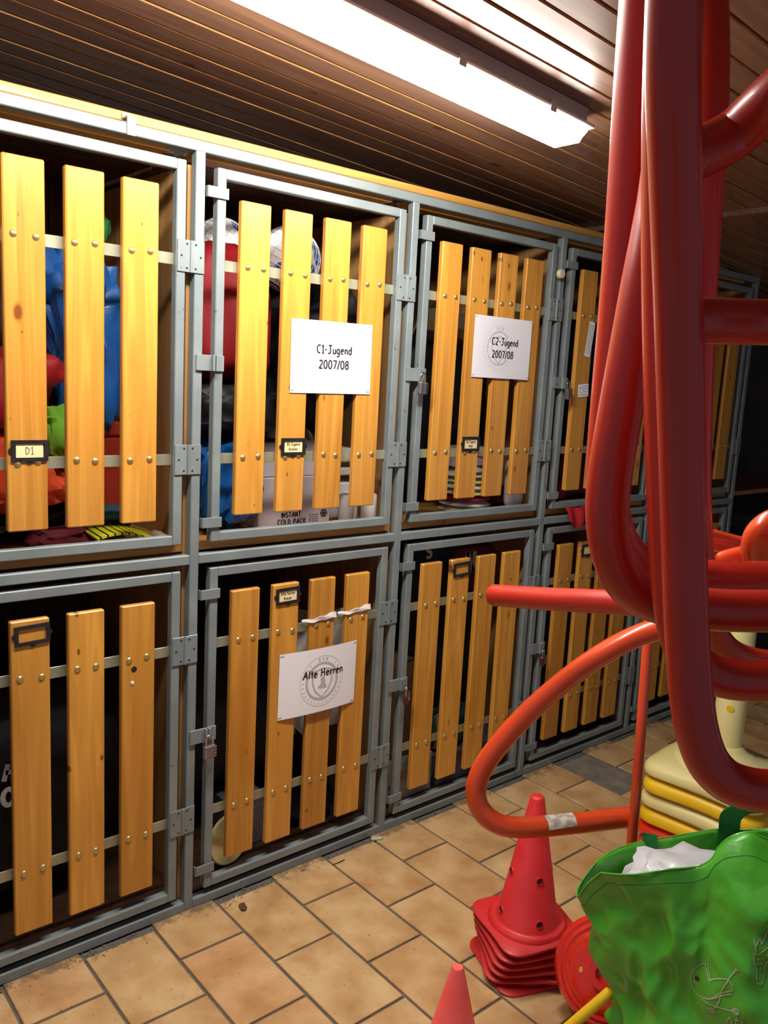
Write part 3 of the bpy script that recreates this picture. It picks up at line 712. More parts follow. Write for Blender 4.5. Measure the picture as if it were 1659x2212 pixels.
B(1.33, .22, 1.15, .12, .1, .055, m_wine, 'pinkish red bundle beside the stack of marker discs', 'cloth', 'cloth_bundle', 22)
def tub(u, v): a = u*2*PI; s = (1, .96, .96, 1)[min(3, int(v*3.99))]; return (1.37+.055*math.cos(a)*s, .06+.022*math.sin(a)*s, 1.13+v*.17)
thing(lathe('shin_guard', [(0, 0), (.04, .004), (.05, .02), (.052, .15), (.046, .175), (0, .18)], M_white, None, 30, (1.378, .072, Zs+.012)), 'rounded white shin guard right in the C2-Jugend locker', 'shin guard').scale = (1, .5, 1)
# fourth upper locker
B(1.80, .25, 1.20, .26, .16, .11, m_wine, 'dark red jersey heap in the locker with handwritten notes', 'jersey', 'jersey', 23, .25, 4, .1)
B(1.78, .3, 1.62, .25, .18, .25, m_blk, 'black bag in the locker with handwritten notes', 'bag', 'sports_bag', 24)
thing(blob('small_ball', (1.60, .10, 1.62), (.035, .035, .05), m_blue, 25, .03, 2), 'small blue pouch behind the first slat of the notes locker', 'pouch')
def jer(u, v): return (1.60+.24*u, -.012-.022*math.sin(v*PI*.6)-.006*math.sin(u*22), 1.105-.085*v*(.55+.45*abs(math.sin(u*7)))+.004*math.sin(u*16))
thing(sheet('jersey_sleeve', jer, 30, 8, m_redc, thick=.002), 'crimson sleeve hanging out under the door with handwritten notes', 'jersey')
def net(u, v): return (2.13+.05*u+.02*math.sin(v*7), -.032-.012*math.sin(u*9+v*4), 1.85-.72*v+.01*math.sin(u*14))
thing(sheet('white_net', net, 10, 40, m_wh, thick=.002), 'white netting hanging in front of the hinge side of the notes door', 'net')
# last upper lockers: dark bags
B(2.6, .3, 1.5, .26, .2, .36, m_blk, 'black bag in the last top locker behind the red tubes', 'bag', 'sports_bag', 26)
# lower lockers
B(-.38, .30, .42, .25, .16, .33, m_blk, 'black sports bag with white letters in the bottom left locker', 'bag', 'sports_bag', 31, .06)
bb = bpy.data.objects[-1] if False else None
lb = write('lettering', 'H', -.47, .49, .045, .013, M_white, lambda a, b_, h=0: (a, .120-h, b_), None, .2); lb2 = write('lettering', 'O', -.47, .42, .045, .013, M_white, lambda a, b_, h=0: (a, .122-h, b_), None)
lbb = [o for o in bpy.data.objects if o.get('label', '').startswith('black sports bag with white')][0]
for o in (lb, lb2): o.parent = lbb; o.matrix_parent_inverse = Matrix.Translation(-Vector(lbb.location))
B(.30, .38, .40, .28, .16, .32, m_blk, 'black bag at the back of the Alte Herren locker', 'bag', 'sports_bag', 32, .06)
def tulle(u, v): return (.40+.24*u+.03*math.sin(v*6), .10+.03*math.sin(u*14+v*5), .80-.46*v*(1-.35*abs(u-.5))+.02*math.sin(u*10))
thing(sheet('white_netting', tulle, 30, 24, m_wh, thick=.0015), 'white netting crumpled behind the Alte Herren sheet', 'net')
lathe_o = lathe('cream_plate', [(0, 0), (.06, 0), (.075, .01), (.078, .012), (.074, .02), (0, .018)], M_cream, None, 40, (.155, .085, .13)); lathe_o.rotation_euler = (PI/2-.15, 0, .2)
thing(lathe_o, 'round cream disc standing at the left of the Alte Herren locker', 'disc')
gb = thing(boxes('grey_box', [(.22, .36, .12, .3, Zb, Zb+.13)], noisy('grey_carton', '#6d6a72', '#7c7982', 5, .6), None, .003), 'grey carton with red lettering low in the Alte Herren locker', 'box')
write('lettering', 'er', .335, Zb+.03, .035, .007, base_mat('dull_red_print', '#8a2a30', .6)[0], lambda a, b_, h=0: (a, .1195-h, b_), gb)
B(.52, .2, .12, .1, .1, .06, m_navy, 'navy bundle at the bottom right of the Alte Herren locker', 'cloth', 'cloth_bundle', 33)
nb = B(1.05, .26, .87, .17, .12, .13, m_navy, 'navy bag with pale letters on top of the third bottom locker', 'bag', 'sports_bag', 34, .05)
for s, z in (('S', .93), ('8', .865)):
    o = write('lettering', s, 1.02, z, .045, .012, M_white, lambda a, b_, h=0: (a, .145-h, b_), None); o.parent = nb; o.matrix_parent_inverse = Matrix.Translation(-Vector(nb.location))
rb = thing(boxes('red_carton', [(1.20, 1.432, .20, .42, .76, .93)], noisy('dark_red_carton', '#6a1512', '#7b1b17', 4, .6), None, .003), 'dark red carton with a large white N in the third bottom locker', 'box')
write('lettering', 'N', 1.31, .83, .085, .02, M_white, lambda a, b_, h=0: (a, .1995-h, b_), rb)
thing(boxes('stack_crate', [(.97, 1.40, .22, .55, Zb, .758)], m_blk, None, .005), 'black crate carrying the dark red carton in the third bottom locker', 'crate')
kb = thing(boxes('cardboard_box', [(.80, .96, .10, .35, Zb+.12, .56)], noisy('brown_cardboard', '#6f5230', '#80603a', 5, .7), None, .003), 'brown cardboard box behind the first slat of the third bottom locker', 'box')
pb_ = thing(boxes('pale_box', [(.78, 1.02, .06, .095, Zb, Zb+.15)], noisy('pale_carton', '#8f8a80', '#9e988c', 5, .6), None, .003), 'pale box with black lettering low in the third bottom locker', 'box')
write('lettering', 'LS', .81, Zb+.035, .04, .008, M_ink, lambda a, b_, h=0: (a, .0595-h, b_), pb_)
for i, (x, z, m, l) in enumerate(((1.0, .33, m_grn, 'green'), (1.09, .28, m_beige, 'beige'), (1.17, .31, m_teal, 'teal'), (1.27, .25, m_wh, 'pale grey'), (1.38, .22, m_wine, 'wine red'))):
    B(x, .13, z-.05, .06, .05, .09, m, l+' cloth in the heap behind the slats of the third bottom locker', 'cloth', 'cloth_bundle', 40+i, .3)
thing(boxes('supply_box', [(1.05, 1.432, .06, .2, Zb, .17)], noisy('lilac_carton', '#5e5560', '#6e6470', 5, .6), None, .003), 'dull lilac box under the cloth heap of the third bottom locker', 'box')
B(1.85, .3, .40, .28, .16, .30, m_blk, 'black bag in the fourth bottom locker', 'bag', 'sports_bag', 35)
B(2.02, .12, .10, .10, .06, .045, m_wine, 'dark red cloth at the foot of the fourth bottom locker', 'cloth', 'cloth_bundle', 36)

# things beyond the lockers, in the dark end of the room
sf = thing(boxes('wall_shelf', [(3.05, 4.6, .25, .70, 1.02, 1.045)], M_raw, None, .002), 'wooden shelf in the dark corner beyond the last locker', 'shelf')
for x in (3.2, 4.4): boxes('shelf_bracket', [(x-.02, x+.02, .27, .745, .80, 1.02)], M_dark, sf, .002)
thing(boxes('storage_crate', [(3.3, 4.1, .15, .7, 0, .75)], noisy('dark_crate', '#101318', '#1a1d22', 5, .6), None, .01), 'dark storage crate under the wooden shelf', 'crate')
thing(boxes('blue_lid', [(3.5, 3.78, .2, .45, .752, .80)], noisy('dim_blue', '#123a66', '#1a4a7c', 5, .6), None, .01), 'small blue box lid on the dark storage crate', 'box')

# ------------------------------------------------------------------ big red tube frames hanging close to the camera
def frame(label, paths, mat, hooks):
    r = tag(empty('training_hurdle', paths[0][1][0]), label, 'frame', None)
    for nm, P, rad, sm in paths:
        o = tube(nm, P, rad, mat, None, 28, 7, sm); o.parent = r; o.matrix_parent_inverse = Matrix.Translation(-Vector(r.location))
    for h in hooks:
        P = [(h[0], h[1], h[2]-.005), (h[0], h[1], cz(h[0])+.004)]
        bm = bmesh.new(); tube_bm(bm, P, .006, 10); o = fin('hanging_rod', bm, M_shk, None); o.parent = r; o.matrix_parent_inverse = Matrix.Translation(-Vector(r.location))
    return r
R5 = .025
T2 = [(-.43, -1.60, 2.10), (-0.412, -1.588, 1.942), (-0.394, -1.582, 1.881), (-0.336, -1.566, 1.799), (-0.292, -1.553, 1.696), (-0.258, -1.549, 1.579), (-0.228, -1.552, 1.45), (-0.206, -1.561, 1.287), (-0.2, -1.572, 1.2), (-0.194, -1.587, 1.159), (-0.182, -1.603, 1.135), (-0.164, -1.621, 1.123), (-0.145, -1.645, 1.123), (-0.103, -1.69, 1.130), (-.03, -1.76, 1.15), (.0, -1.79, 1.22), (-.02, -1.80, 1.5), (-.08, -1.81, 2.0), (-.10, -1.82, 2.10)]
T2b = [(-0.277, -1.494, 2.158), (-0.271, -1.494, 2.051), (-0.255, -1.489, 1.941), (-0.218, -1.480, 1.794), (-0.187, -1.478, 1.658), (-0.174, -1.486, 1.550), (-0.150, -1.488, 1.436), (-0.130, -1.492, 1.314), (-0.123, -1.504, 1.261), (-0.113, -1.519, 1.227), (-0.090, -1.541, 1.213), (-0.036, -1.585, 1.218), (0.010, -1.623, 1.227), (0.076, -1.676, 1.238), (0.109, -1.708, 1.313), (0.109, -1.730, 1.601), (0.076, -1.740, 1.976)]
T1f = [(-0.141, -1.419, 2.200), (-0.137, -1.417, 2.121), (-0.124, -1.415, 2.006), (-0.109, -1.413, 1.891), (-0.116, -1.411, 1.815), (-0.125, -1.411, 1.777), (-0.134, -1.411, 1.730), (-0.140, -1.407, 1.661), (-0.145, -1.402, 1.544), (-0.155, -1.399, 1.485), (-0.156, -1.397, 1.434), (-0.148, -1.398, 1.385), (-0.133, -1.406, 1.342), (-0.119, -1.421, 1.310), (-0.099, -1.443, 1.293), (-0.071, -1.467, 1.290), (0.024, -1.549, 1.294), (0.072, -1.589, 1.297), (0.164, -1.660, 1.304), (0.221, -1.718, 1.396), (0.221, -1.741, 1.718), (0.221, -1.752, 2.006)]
T1g = [(-0.122, -1.358, 2.200), (-0.104, -1.345, 2.123), (-0.089, -1.338, 2.025), (-0.065, -1.327, 1.886), (-0.048, -1.319, 1.787), (-0.039, -1.314, 1.672), (-0.039, -1.312, 1.573), (-0.029, -1.307, 1.471), (-0.018, -1.301, 1.419), (-0.007, -1.304, 1.378), (0.022, -1.311, 1.331), (0.054, -1.323, 1.297), (0.086, -1.350, 1.284), (0.214, -1.458, 1.294), (0.270, -1.507, 1.297), (0.361, -1.569, 1.307), (0.423, -1.618, 1.419), (0.411, -1.643, 1.853), (0.386, -1.655, 2.200)]
T3 = [(0.141, -1.281, 2.200), (0.136, -1.311, 2.093), (0.131, -1.317, 1.925), (0.140, -1.316, 1.812), (0.161, -1.312, 1.688), (0.181, -1.312, 1.542), (0.216, -1.309, 1.386), (0.283, -1.300, 1.232), (0.347, -1.289, 1.145), (0.434, -1.281, 1.080), (0.533, -1.281, 1.041), (0.633, -1.301, 1.021), (0.722, -1.352, 1.019), (0.839, -1.428, 1.035), (0.893, -1.468, 1.208), (0.866, -1.481, 1.740), (0.826, -1.494, 2.200)]
H1 = [(-0.15, -1.485, 1.66), (-0.161, -1.589, 1.661), (-0.178, -1.66, 1.660), (-.12, -1.79, 1.66)]
D1 = [(-.33, -1.563, 1.80), (-0.249, -1.569, 1.839), (-0.257, -1.618, 1.868), (-0.257, -1.65, 1.889), (-.24, -1.72, 1.93)]
frame('big red tube frame nearest the camera, its long bend lowest at the right edge', [('side_tube', T2, R5, 2), ('cross_bar', [(-.268, -1.553, 1.655), (-0.161, -1.589, 1.661), (-.14, -1.70, 1.66), (-.03, -1.79, 1.66)], R5, 0), ('diagonal_brace', D1, R5, 0)], M_red, [(-.43, -1.60, 2.10), (-.10, -1.82, 2.10)])
def hung(label, P, r, extra=()):
    frame(label, [('side_tube', P, r, 2)]+list(extra), M_red, [P[0], P[-1]])
hung('red tube frame with the leftmost upright and a rounded lower corner', T1g, .031)
hung('red tube frame tucked between the leftmost and the nearest one', T1f, .0288)
hung('red tube frame directly behind the nearest one', T2b, .0268)
hung('red tube frame farthest right with the shallow lower bend', T3, .0333)
# orange frame that stands on the floor behind them
ofr = tag(empty('tube_stand', (.59, -1.07, 0)), 'orange tube stand with a long loop reaching over the stacked cones', 'frame')
def op(nm, P, rad, seg=24, sm=0, mat=M_orange, n=7):
    o = tube(nm, P, rad, mat, None, seg, n, sm); o.parent = ofr; o.matrix_parent_inverse = Matrix.Translation(-Vector(ofr.location)); return o
op('loop_tube', [(.66, -1.16, 1.10), (0.592, -1.077, 1.062), (0.545, -1.025, 1.03), (0.502, -0.965, 0.975), (0.452, -0.895, 0.885), (0.41, -0.848, 0.815), (0.373, -0.805, 0.732), (0.343, -0.780, 0.67), (0.327, -0.774, 0.62), (0.330, -0.784, 0.577), (0.345, -0.803, 0.548), (0.367, -0.827, 0.532), (0.397, -0.851, 0.526), (0.455, -0.888, 0.528), (0.55, -0.93, 0.527), (0.682, -0.985, 0.526)], R5, sm=1)
op('upright_rod', [(.75, -.90, .002), (.695, -.972, .26), (0.651, -1.014, 0.484), (0.709, -0.964, 0.988), (.712, -.96, 1.02)], .0125, n=4)
op('top_bar', [(0.33, -0.79, 1.098), (0.33, -0.939, 1.125), (0.336, -1.075, 1.151), (0.352, -1.165, 1.165), (.42, -1.185, 1.155), (.665, -1.165, 1.112)], R5, mat=M_red)
op('end_tube', [(.425, -1.191, 1.303), (.535, -1.212, 1.282), (.668, -1.250, 1.242), (.69, -1.20, 1.17), (.665, -1.165, 1.12)], .022)
op('curl_tube', [(.50, -1.30, 1.21), (.433, -1.35, 1.262), (.376, -1.358, 1.308), (.356, -1.373, 1.346), (.375, -1.398, 1.367), (.41, -1.433, 1.344)], .026)
op('brace_tube', [(.44, -1.20, 1.205), (.465, -1.235, 1.25), (.515, -1.28, 1.275), (.60, -1.33, 1.29)], .017)
# white sticker round the lower bar of the loop
P0, P1 = Vector((.460, -.8905, .5282)), Vector((.530, -.9215, .5275))
bm = bmesh.new(); dd = (P1-P0).normalized(); upv = Vector((0, 0, 1)); side = dd.cross(upv).normalized(); rr = []
for i in range(7):
    c = P0.lerp(P1, i/6); rr.append([bm.verts.new(c+(upv*math.sin(a)+side*math.cos(a))*(R5+.0008)) for a in [math.radians(10+i*1.5+q*12) for q in range(9)]])
for a, c in zip(rr, rr[1:]):
    for k in range(8): bm.faces.new((a[k], a[k+1], c[k+1], c[k]))
o = fin('sticker', bm, noisy('worn_white_sticker', '#9c9288', '#cfc6bc', 60, .6, lo=.4, hi=.55), None); o.parent = ofr; o.matrix_parent_inverse = Matrix.Translation(-Vector(ofr.location))

# ------------------------------------------------------------------ cones
def rsq(h, r, n=6):
    P = []
    for cx, cy, a0 in ((h-r, h-r, 0), (-h+r, h-r, 90), (-h+r, -h+r, 180), (h-r, -h+r, 270)):
        for i in range(n+1):
            a = math.radians(a0+90*i/n); P.append((cx+r*math.cos(a), cy+r*math.sin(a)))
    out = []
    for i, a in enumerate(P):      # extra points along the straight sides
        b_ = P[(i+1) % len(P)]; m = 6 if math.hypot(b_[0]-a[0], b_[1]-a[1]) > h*.5 else 1
        out += [(a[0]+(b_[0]-a[0])*q/m, a[1]+(b_[1]-a[1])*q/m) for q in range(m)]
    return out
M_hole_shade = base_mat('cone_hole_shade', '#4a0c0e', .8)[0]
def make_cone(mat, H, rt, rb, half, name='traffic_cone', dents=True, th=.010):
    root = empty(name)
    lathe('cone_body', [(0, H), (rt*.8, H), (rt, H-.004), (rb, th+.012), (rb+.006, th+.008), (rb+.018, th+.010), (rb+.024, th+.004), (rb+.025, th-.002)], mat, root, 48)
    bm = bmesh.new(); Q = rsq(half, half*.34)
    wv = lambda x, y, f: .0028*math.sin(4*math.atan2(y, x)+.5)*f
    vs = [[bm.verts.new((x*s, y*s, z+wv(x, y, 1))) for x, y in Q] for s, z in ((.985, 0), (1, .003), (1, .007), (.97, th))]
    ri = rb+.006
    for z in (th, 0): vs.append([bm.verts.new((ri*math.cos(math.atan2(y, x)), ri*math.sin(math.atan2(y, x)), z+.001)) for x, y in Q])
    vs.append(vs[0])
    for a, c in zip(vs, vs[1:]):
        for k in range(len(Q)): bm.faces.new((a[k], a[(k+1) % len(Q)], c[(k+1) % len(Q)], c[k]))
    fin('cone_base', bm, mat, root)
    if dents:
        for zz in (.13, .43):
            for a in range(4):
                q = math.radians(a*90+83); f = (H*(1-zz) if 0 else zz*H)
                rr_ = rb+(rt-rb)*(f-th-.012)/(H-.016-th)+.0003
                bm = bmesh.new(); c = Vector((rr_*math.cos(q), rr_*math.sin(q), f)); sl = (rb-rt)/H
                nrm = Vector((math.cos(q), math.sin(q), sl)).normalized(); tg = Vector((-math.sin(q), math.cos(q), 0)); u2 = nrm.cross(tg)
                # raised lip, flat centre coloured dark for the shade inside the hole
                ring = [[bm.verts.new(c+(tg*math.cos(t)+u2*math.sin(t))*r_+nrm*h_) for t in [2*PI*k/18 for k in range(18)]] for r_, h_ in ((.0108, -.001), (.0098, .0014), (.0086, .0013), (.0083, .0007))]
                for A, B_ in zip(ring, ring[1:]):
                    for k in range(18): bm.faces.new((A[k], A[(k+1) % 18], B_[(k+1) % 18], B_[k]))
                fc = bm.faces.new(ring[-1]); fc.material_index = 1; oh = fin('pole_hole', bm, mat, root); oh.data.materials.append(M_hole_shade)
    return root
C0 = make_cone(M_cone, .375, .019, .083, .122)
labs = ['bottom red cone of the stack under the orange tube loop', 'second lowest red cone of the stack under the orange loop', 'third lowest red cone of the stack under the orange loop', 'fourth red cone from the floor in the stack under the loop', 'fifth red cone, directly below the top one of the stack', 'topmost red cone of the stack, its whole body showing']
for i in range(6):
    c = C0 if i == 0 else copy_tree(C0)
    c.location = (.623+random.uniform(-.0004, .0004), -.74+random.uniform(-.0004, .0004), .0005+i*.0235); c.rotation_euler = (0, 0, math.radians([-22, -40, -34, -30, -26, -20][i]))
    tag(c, labs[i], 'cone', 'red cones nested under the orange tube loop')
pc = make_cone(M_pink, .272, .0145, .075, .10, dents=False); pc.location = (.193, -.887, 0); pc.rotation_euler = (0, 0, .5); tag(pc, 'small faded coral cone standing alone in front of the cone stack', 'cone')

# ------------------------------------------------------------------ red base discs and yellow pole
def disc_base(label, loc, rot, group):
    r = tag(empty('pole_base', loc), label, 'base', group); r.rotation_euler = rot
    lathe('dish', [(0, .030), (.020, .030), (.022, .052), (.038, .052), (.042, .036), (.070, .034), (.090, .030), (.098, .022), (.106, .024), (.114, .014), (.122, .015), (.130, .002), (.132, -.004), (.128, -.004), (.10, .006), (0, .02)], M_disc, r, 64)
    lathe('spot', [(0, .0375), (.006, .0375), (.0075, .035), (.0075, .030)], M_yellow, r, 20, (-.058, -.01, 0)).scale = (.7, 1, 1)
    return r
def aim(v, spin=0):
    q = Vector(v).to_track_quat('Z', 'Y'); return q.to_euler()
disc_base('glossy red round pole base leaning beside the green bag', (.615, -1.006, .140), aim((-.74, -.34, .40)), 'red pole bases')
disc_base('smaller red round base lying almost flat in front of the leaning one', (.440, -1.050, .024), aim((-.20, -.10, 1)), 'red pole bases').scale = (.64, .64, .64)
yp = tube('slalom_pole', [(.349, -.984, .0128), (.42, -1.0485, .12), (.478, -1.101, .209)], .0125, M_yellow, None, 16, 3)
tag(yp, 'thin yellow pole slanting up from the floor behind the green bag', 'pole')

# ------------------------------------------------------------------ stack of square stand bases with a post
def stand_base(label, z, mat, rot, half=.20, flare=False, loc=(1.6, -.77)):
    r = tag(empty('stand_base', (loc[0], loc[1], z)), label, 'base', 'square stand bases in the stack'); r.rotation_euler = (0, 0, rot)
    bm = bmesh.new(); Q = rsq(half, .06, 5)
    lv = [(1., .0), (1.01, .008), (1.0, .024), (.955, .037), (.80, .046), (.62, .049)]
    vs = [[bm.verts.new((x*s, y*s, z_+.004*math.sin(4*math.atan2(y, x)+1.2)*(s-.5)*2)) for x, y in Q] for s, z_ in lv]
    bm.faces.new(vs[0][::-1]); bm.faces.new(vs[-1])
    for a, c in zip(vs, vs[1:]):
        for k in range(len(Q)): bm.faces.new((a[k], a[(k+1) % len(Q)], c[(k+1) % len(Q)], c[k]))
    fin('base_plate', bm, mat, r)
    if flare: lathe('socket_ring', [(.165, .046), (.155, .054), (.135, .058), (.125, .066), (.105, .070), (.095, .080), (.075, .090), (.062, .104), (.054, .118), (0, .118)], mat, r, 48)
    return r
stk = [('bottom red square base standing on the tiles', M_disc), ('second red square base, under the lowest yellow one', M_disc), ('lower yellow square base directly on the red ones', M_yellow), ('lower cream square base between two yellow ones', M_cream), ('upper yellow square base under the top cream one', M_yellow), ('top cream square base carrying the round post', M_cream)]
for i, (l, m) in enumerate(stk):
    stand_base(l, .009+i*.056, m, math.radians([3, 1, 4, 2, 5, 3][i]), .205, i == 5)
z0 = .009+5*.056+.118
ps = tag(empty('post_tube', (1.6, -.77, z0)), 'cream round post standing on the top square base', 'post')
lathe('tube_body', [(0, 0), (.050, 0), (.050, .60), (.047, .606), (0, .606)], M_cream, ps, 40)
lathe('spot', [(0, .001), (.012, .001), (.012, -.004)], M_yellow, ps, 20, (-.0465, -.020, .14)).rotation_euler = (PI/2, 0, -1.15)

# ------------------------------------------------------------------ green carrier bag
M_bag = noisy('green_woven_bag', '#45a028', '#54b433', 11, .36, .15, bs=.55, bd=.012)
M_bag_in = noisy('green_webbing', '#1d7a35', '#2a8c40', 60, .6)
RIM = [(0.355, -1.124, 0.567), (0.354, -1.171, 0.588), (0.37, -1.209, 0.604), (0.393, -1.25, 0.626), (0.427, -1.29, 0.64), (0.443, -1.313, 0.66), (0.456, -1.322, 0.690), (0.469, -1.337, 0.714), (0.488, -1.364, 0.73), (0.505, -1.393, 0.724), (0.527, -1.437, 0.728), (0.565, -1.48, 0.743), (0.729, -1.457, 0.702), (0.86, -1.365, 0.632), (0.82, -1.299, 0.599), (0.767, -1.222, 0.575), (0.728, -1.175, 0.566), (0.659, -1.122, 0.548), (0.608, -1.081, 0.535), (0.549, -1.055, 0.527), (0.507, -1.042, 0.517), (0.458, -1.04, 0.505), (0.400, -1.045, 0.478), (.372, -1.062, .470), (0.362, -1.090, 0.520)]
bag = tag(empty('carrier_bag', (.62, -1.27, 0)), 'big green carrier bag with white line drawings at the lower right', 'bag')
cxy = Vector((.655, -1.27))
rim = cat_rom(RIM+[RIM[0]], 7)[:-1]
NV = 70; bm = bmesh.new(); rings = []
bpy.context.view_layer.update()
_press = [world_bvh(o)[0] for o in bpy.data.objects if o.type == 'MESH' and (o.name.startswith('slalom_pole') or (o.parent and o.parent.name.startswith('pole_base')))]
def bag_pt(p, t):
    s = 1-.34*(1-math.exp(-3.6*t))
    bul = .045*math.sin(PI*min(1, t*1.15))*(1 if t < .87 else .3)
    d = Vector((p.x, p.y))-cxy; q = cxy+d*s
    n = d.normalized()
    zz = p.z*(1-t)
    w3 = Vector((p.x*6, p.y*6, zz*6))
    wr = noise.fractal(w3*.8, 1, 2, 3)*.030-abs(noise.noise(w3*1.2+Vector((3, 1, 0))))*.055-abs(noise.noise(w3*3.1+Vector((1, 5, 0))))*.022+.016
    wr *= min(1, .15+t*5)
    slump = max(0, n.dot(Vector((-.503, -.864))))**1.5*.19*(1-math.exp(-6*t))
    bul += slump/.35
    r_ = Vector((q.x+n.x*(bul*.35+wr), q.y+n.y*(bul*.35+wr), max(zz, .002)))
    o_ = Vector((cxy.x, cxy.y, r_.z)); dv = r_-o_; L = dv.length; dv.normalize()
    for tr_ in _press:
        for dz in (-.034, -.017, 0, .017, .034):
            h_ = tr_.ray_cast(o_+Vector((0, 0, dz)), dv, L+.024)
            if h_[0] is not None: L = min(L, h_[3]-.024)
    return o_+dv*L
for j in range(NV+1):
    t = j/NV; rings.append([bm.verts.new(bag_pt(p, t)) for p in rim])
for a, c in zip(rings, rings[1:]):
    for k in range(len(rim)): bm.faces.new((a[k], c[k], c[(k+1) % len(rim)], a[(k+1) % len(rim)]))
bm.faces.new(rings[-1])
bmesh.ops.recalc_face_normals(bm, faces=bm.faces)
bvh = BVHTree.FromBMesh(bm)
me = bpy.data.meshes.new('bag_body'); bm.to_mesh(me); bm.free(); me.materials.append(M_bag)
bo = link('bag_body', me, None, None, True); bo.parent = bag; bo.matrix_parent_inverse = Matrix.Translation(-Vector(bag.location))
so = bo.modifiers.new('thickness', 'SOLIDIFY'); so.thickness = .0012; so.offset = -1
# hem seam below the rim
def adopt(o, r): o.parent = r; o.matrix_parent_inverse = Matrix.Translation(-Vector(r.location)); return o
def offs(P, d, dz):
    out = []
    for p in P:
        n = (Vector((p.x, p.y))-cxy).normalized(); out.append(Vector((p.x+n.x*d, p.y+n.y*d, p.z+dz)))
    return out
bm = bmesh.new(); tube_bm(bm, [p+Vector((0, 0, 0)) for p in rim]+[rim[0]], .0022, 6, cap=False); adopt(fin('hem', bm, M_bag, None), bag)
bm = bmesh.new(); tube_bm(bm, [bag_pt(p, .045)+Vector((0, 0, 0)) for p in rim]+[bag_pt(rim[0], .045)], .0009, 5, cap=False); adopt(fin('seam', bm, M_bag_in, None), bag)
def strap2(P, wd, name):
    P = cat_rom(P, 8); bm = bmesh.new(); prev = None
    for i, p in enumerate(P):
        t = (P[min(i+1, len(P)-1)]-P[max(i-1, 0)]).normalized(); s = Vector((.50, -.86, 0)); s = (s-t*s.dot(t)).normalized()*wd/2
        a, b_ = bm.verts.new(p-s), bm.verts.new(p+s)
        if prev: bm.faces.new((prev[0], prev[1], b_, a))
        prev = (a, b_)
    bmesh.ops.recalc_face_normals(bm, faces=bm.faces); bmesh.ops.solidify(bm, geom=bm.faces[:], thickness=.003)
    adopt(fin(name, bm, M_bag_in, None), bag)
strap2([(.60, -1.092, .45), (.603, -1.088, .545), (.607, -1.084, .552)], .034, 'handle')
strap2([(.745, -1.205, .50), (.735, -1.21, .575), (.705, -1.225, .630), (.688, -1.262, .672), (.70, -1.305, .694), (.73, -1.36, .68), (.80, -1.34, .61)], .046, 'handle')
# drawings printed on the front
F0 = Vector((.355, -1.124, 0)); FD = Vector((.508, -.861, 0)); FN = Vector((-.861, -.508, 0))
def onbag(a, b_, h=0):
    o = F0+FD*a+Vector((0, 0, b_))+FN*.5
    hit = bvh.ray_cast(o, -FN)
    return (hit[0] if hit[0] else F0+FD*a+Vector((0, 0, b_)))+FN*(.0014+h)
M_line = base_mat('pale_print', '#a9b58f', .6)[0]
def draw(strokes, cx, cy, s, nm, wd=.0028, mat=M_line, tilt=0):
    bm = bmesh.new(); c, sn_ = math.cos(tilt), math.sin(tilt)
    for st in strokes:
        P = cat_rom([(a, b_, 0) for a, b_ in st], 5) if len(st) > 2 else [Vector((*st[0], 0)), Vector((*st[0], 0)).lerp(Vector((*st[1], 0)), .5), Vector((*st[1], 0))]
        ribbon_bm(bm, [(cx+p.x*c*s, cy+(p.x*sn_+p.y)*s) for p in P], wd, onbag, .0004)
    adopt(fin(nm, bm, mat, None, smooth=False), bag)
pram = [[(.30, .98), (.12, .92), (.02, .72), (0, .5), (.08, .28), (.22, .18), (.45, .22), (.72, .42), (.98, .55)], [(.30, .98), (.42, .62)], [(.36, .98), (.46, .60)], [(.42, .62), (.60, .72), (.82, .80), (.94, .68), (.98, .55)], [(.86, .80), (1.0, 1.0)],
        [(.86, .80), (.74, .50), (.70, .20), (.60, .02)], [(.30, .14), (.55, .10), (.90, .05), (1.05, .06)], [(.45, .22), (.75, .36), (.97, .46)]]+[arc(.55, -.05, .07, .07, 0, 360, 10), arc(1.1, .06, .07, .07, 0, 360, 10), arc(.55, -.05, .03, .03, 0, 360, 8), arc(1.1, .06, .03, .03, 0, 360, 8), arc(1.02, 1.04, .03, .03, 0, 360, 8)]
PX, PZ, PS = .196, .374, .082
draw(pram, PX, PZ, PS, 'printed_pram', .0018, tilt=.5)
draw([arc(.14, .56, .03, .03, 0, 360, 10)], PX, PZ, PS, 'printed_dot', .004, base_mat('plum_print', '#4a1a30', .6)[0], tilt=.5)
romper = [[(.0, 1.), (.05, .86), (.12, .98), (.18, .85), (.28, 1.1), (.33, .88), (.45, .80)], [(0, 1.), (.06, .78), (.04, .62), (.12, .30), (.16, .08), (.27, .02), (.30, .18), (.30, .38), (.38, .52), (.5, .52)], [(.08, .66), (.28, .74), (.45, .72)]]
draw(romper, .292, .478, .092, 'printed_romper', .0018, tilt=.5)
draw([arc(.14+.07*i, .55-.12*j, .012, .012, 0, 360, 6) for i in range(2) for j in range(3)]+[arc(.32, .62, .012, .012, 0, 360, 6)], .292, .478, .092, 'printed_dots', .0016, tilt=.5)
draw([[(0, 0), (.1, .25), (.2, 0), (.1, .05)], [(.3, 0), (.3, .3)], [(.24, .2), (.4, .2)], [(.45, 0), (.5, .18), (.55, 0)]], .262, .386, .06, 'printed_script', .0016, tilt=.5)
# white liner inside
pl = blob('plastic_liner', (.565, -1.235, .470), (.155, .10, .105), noisy('white_plastic_film', '#c9ccd4', '#dfe2ea', 4, .35, .2, bs=.5, bd=.01), 51, .18, 4, fold=.06, rz=-1.0)
tag(pl, 'crumpled white plastic bag showing in the mouth of the green bag', 'plastic bag')

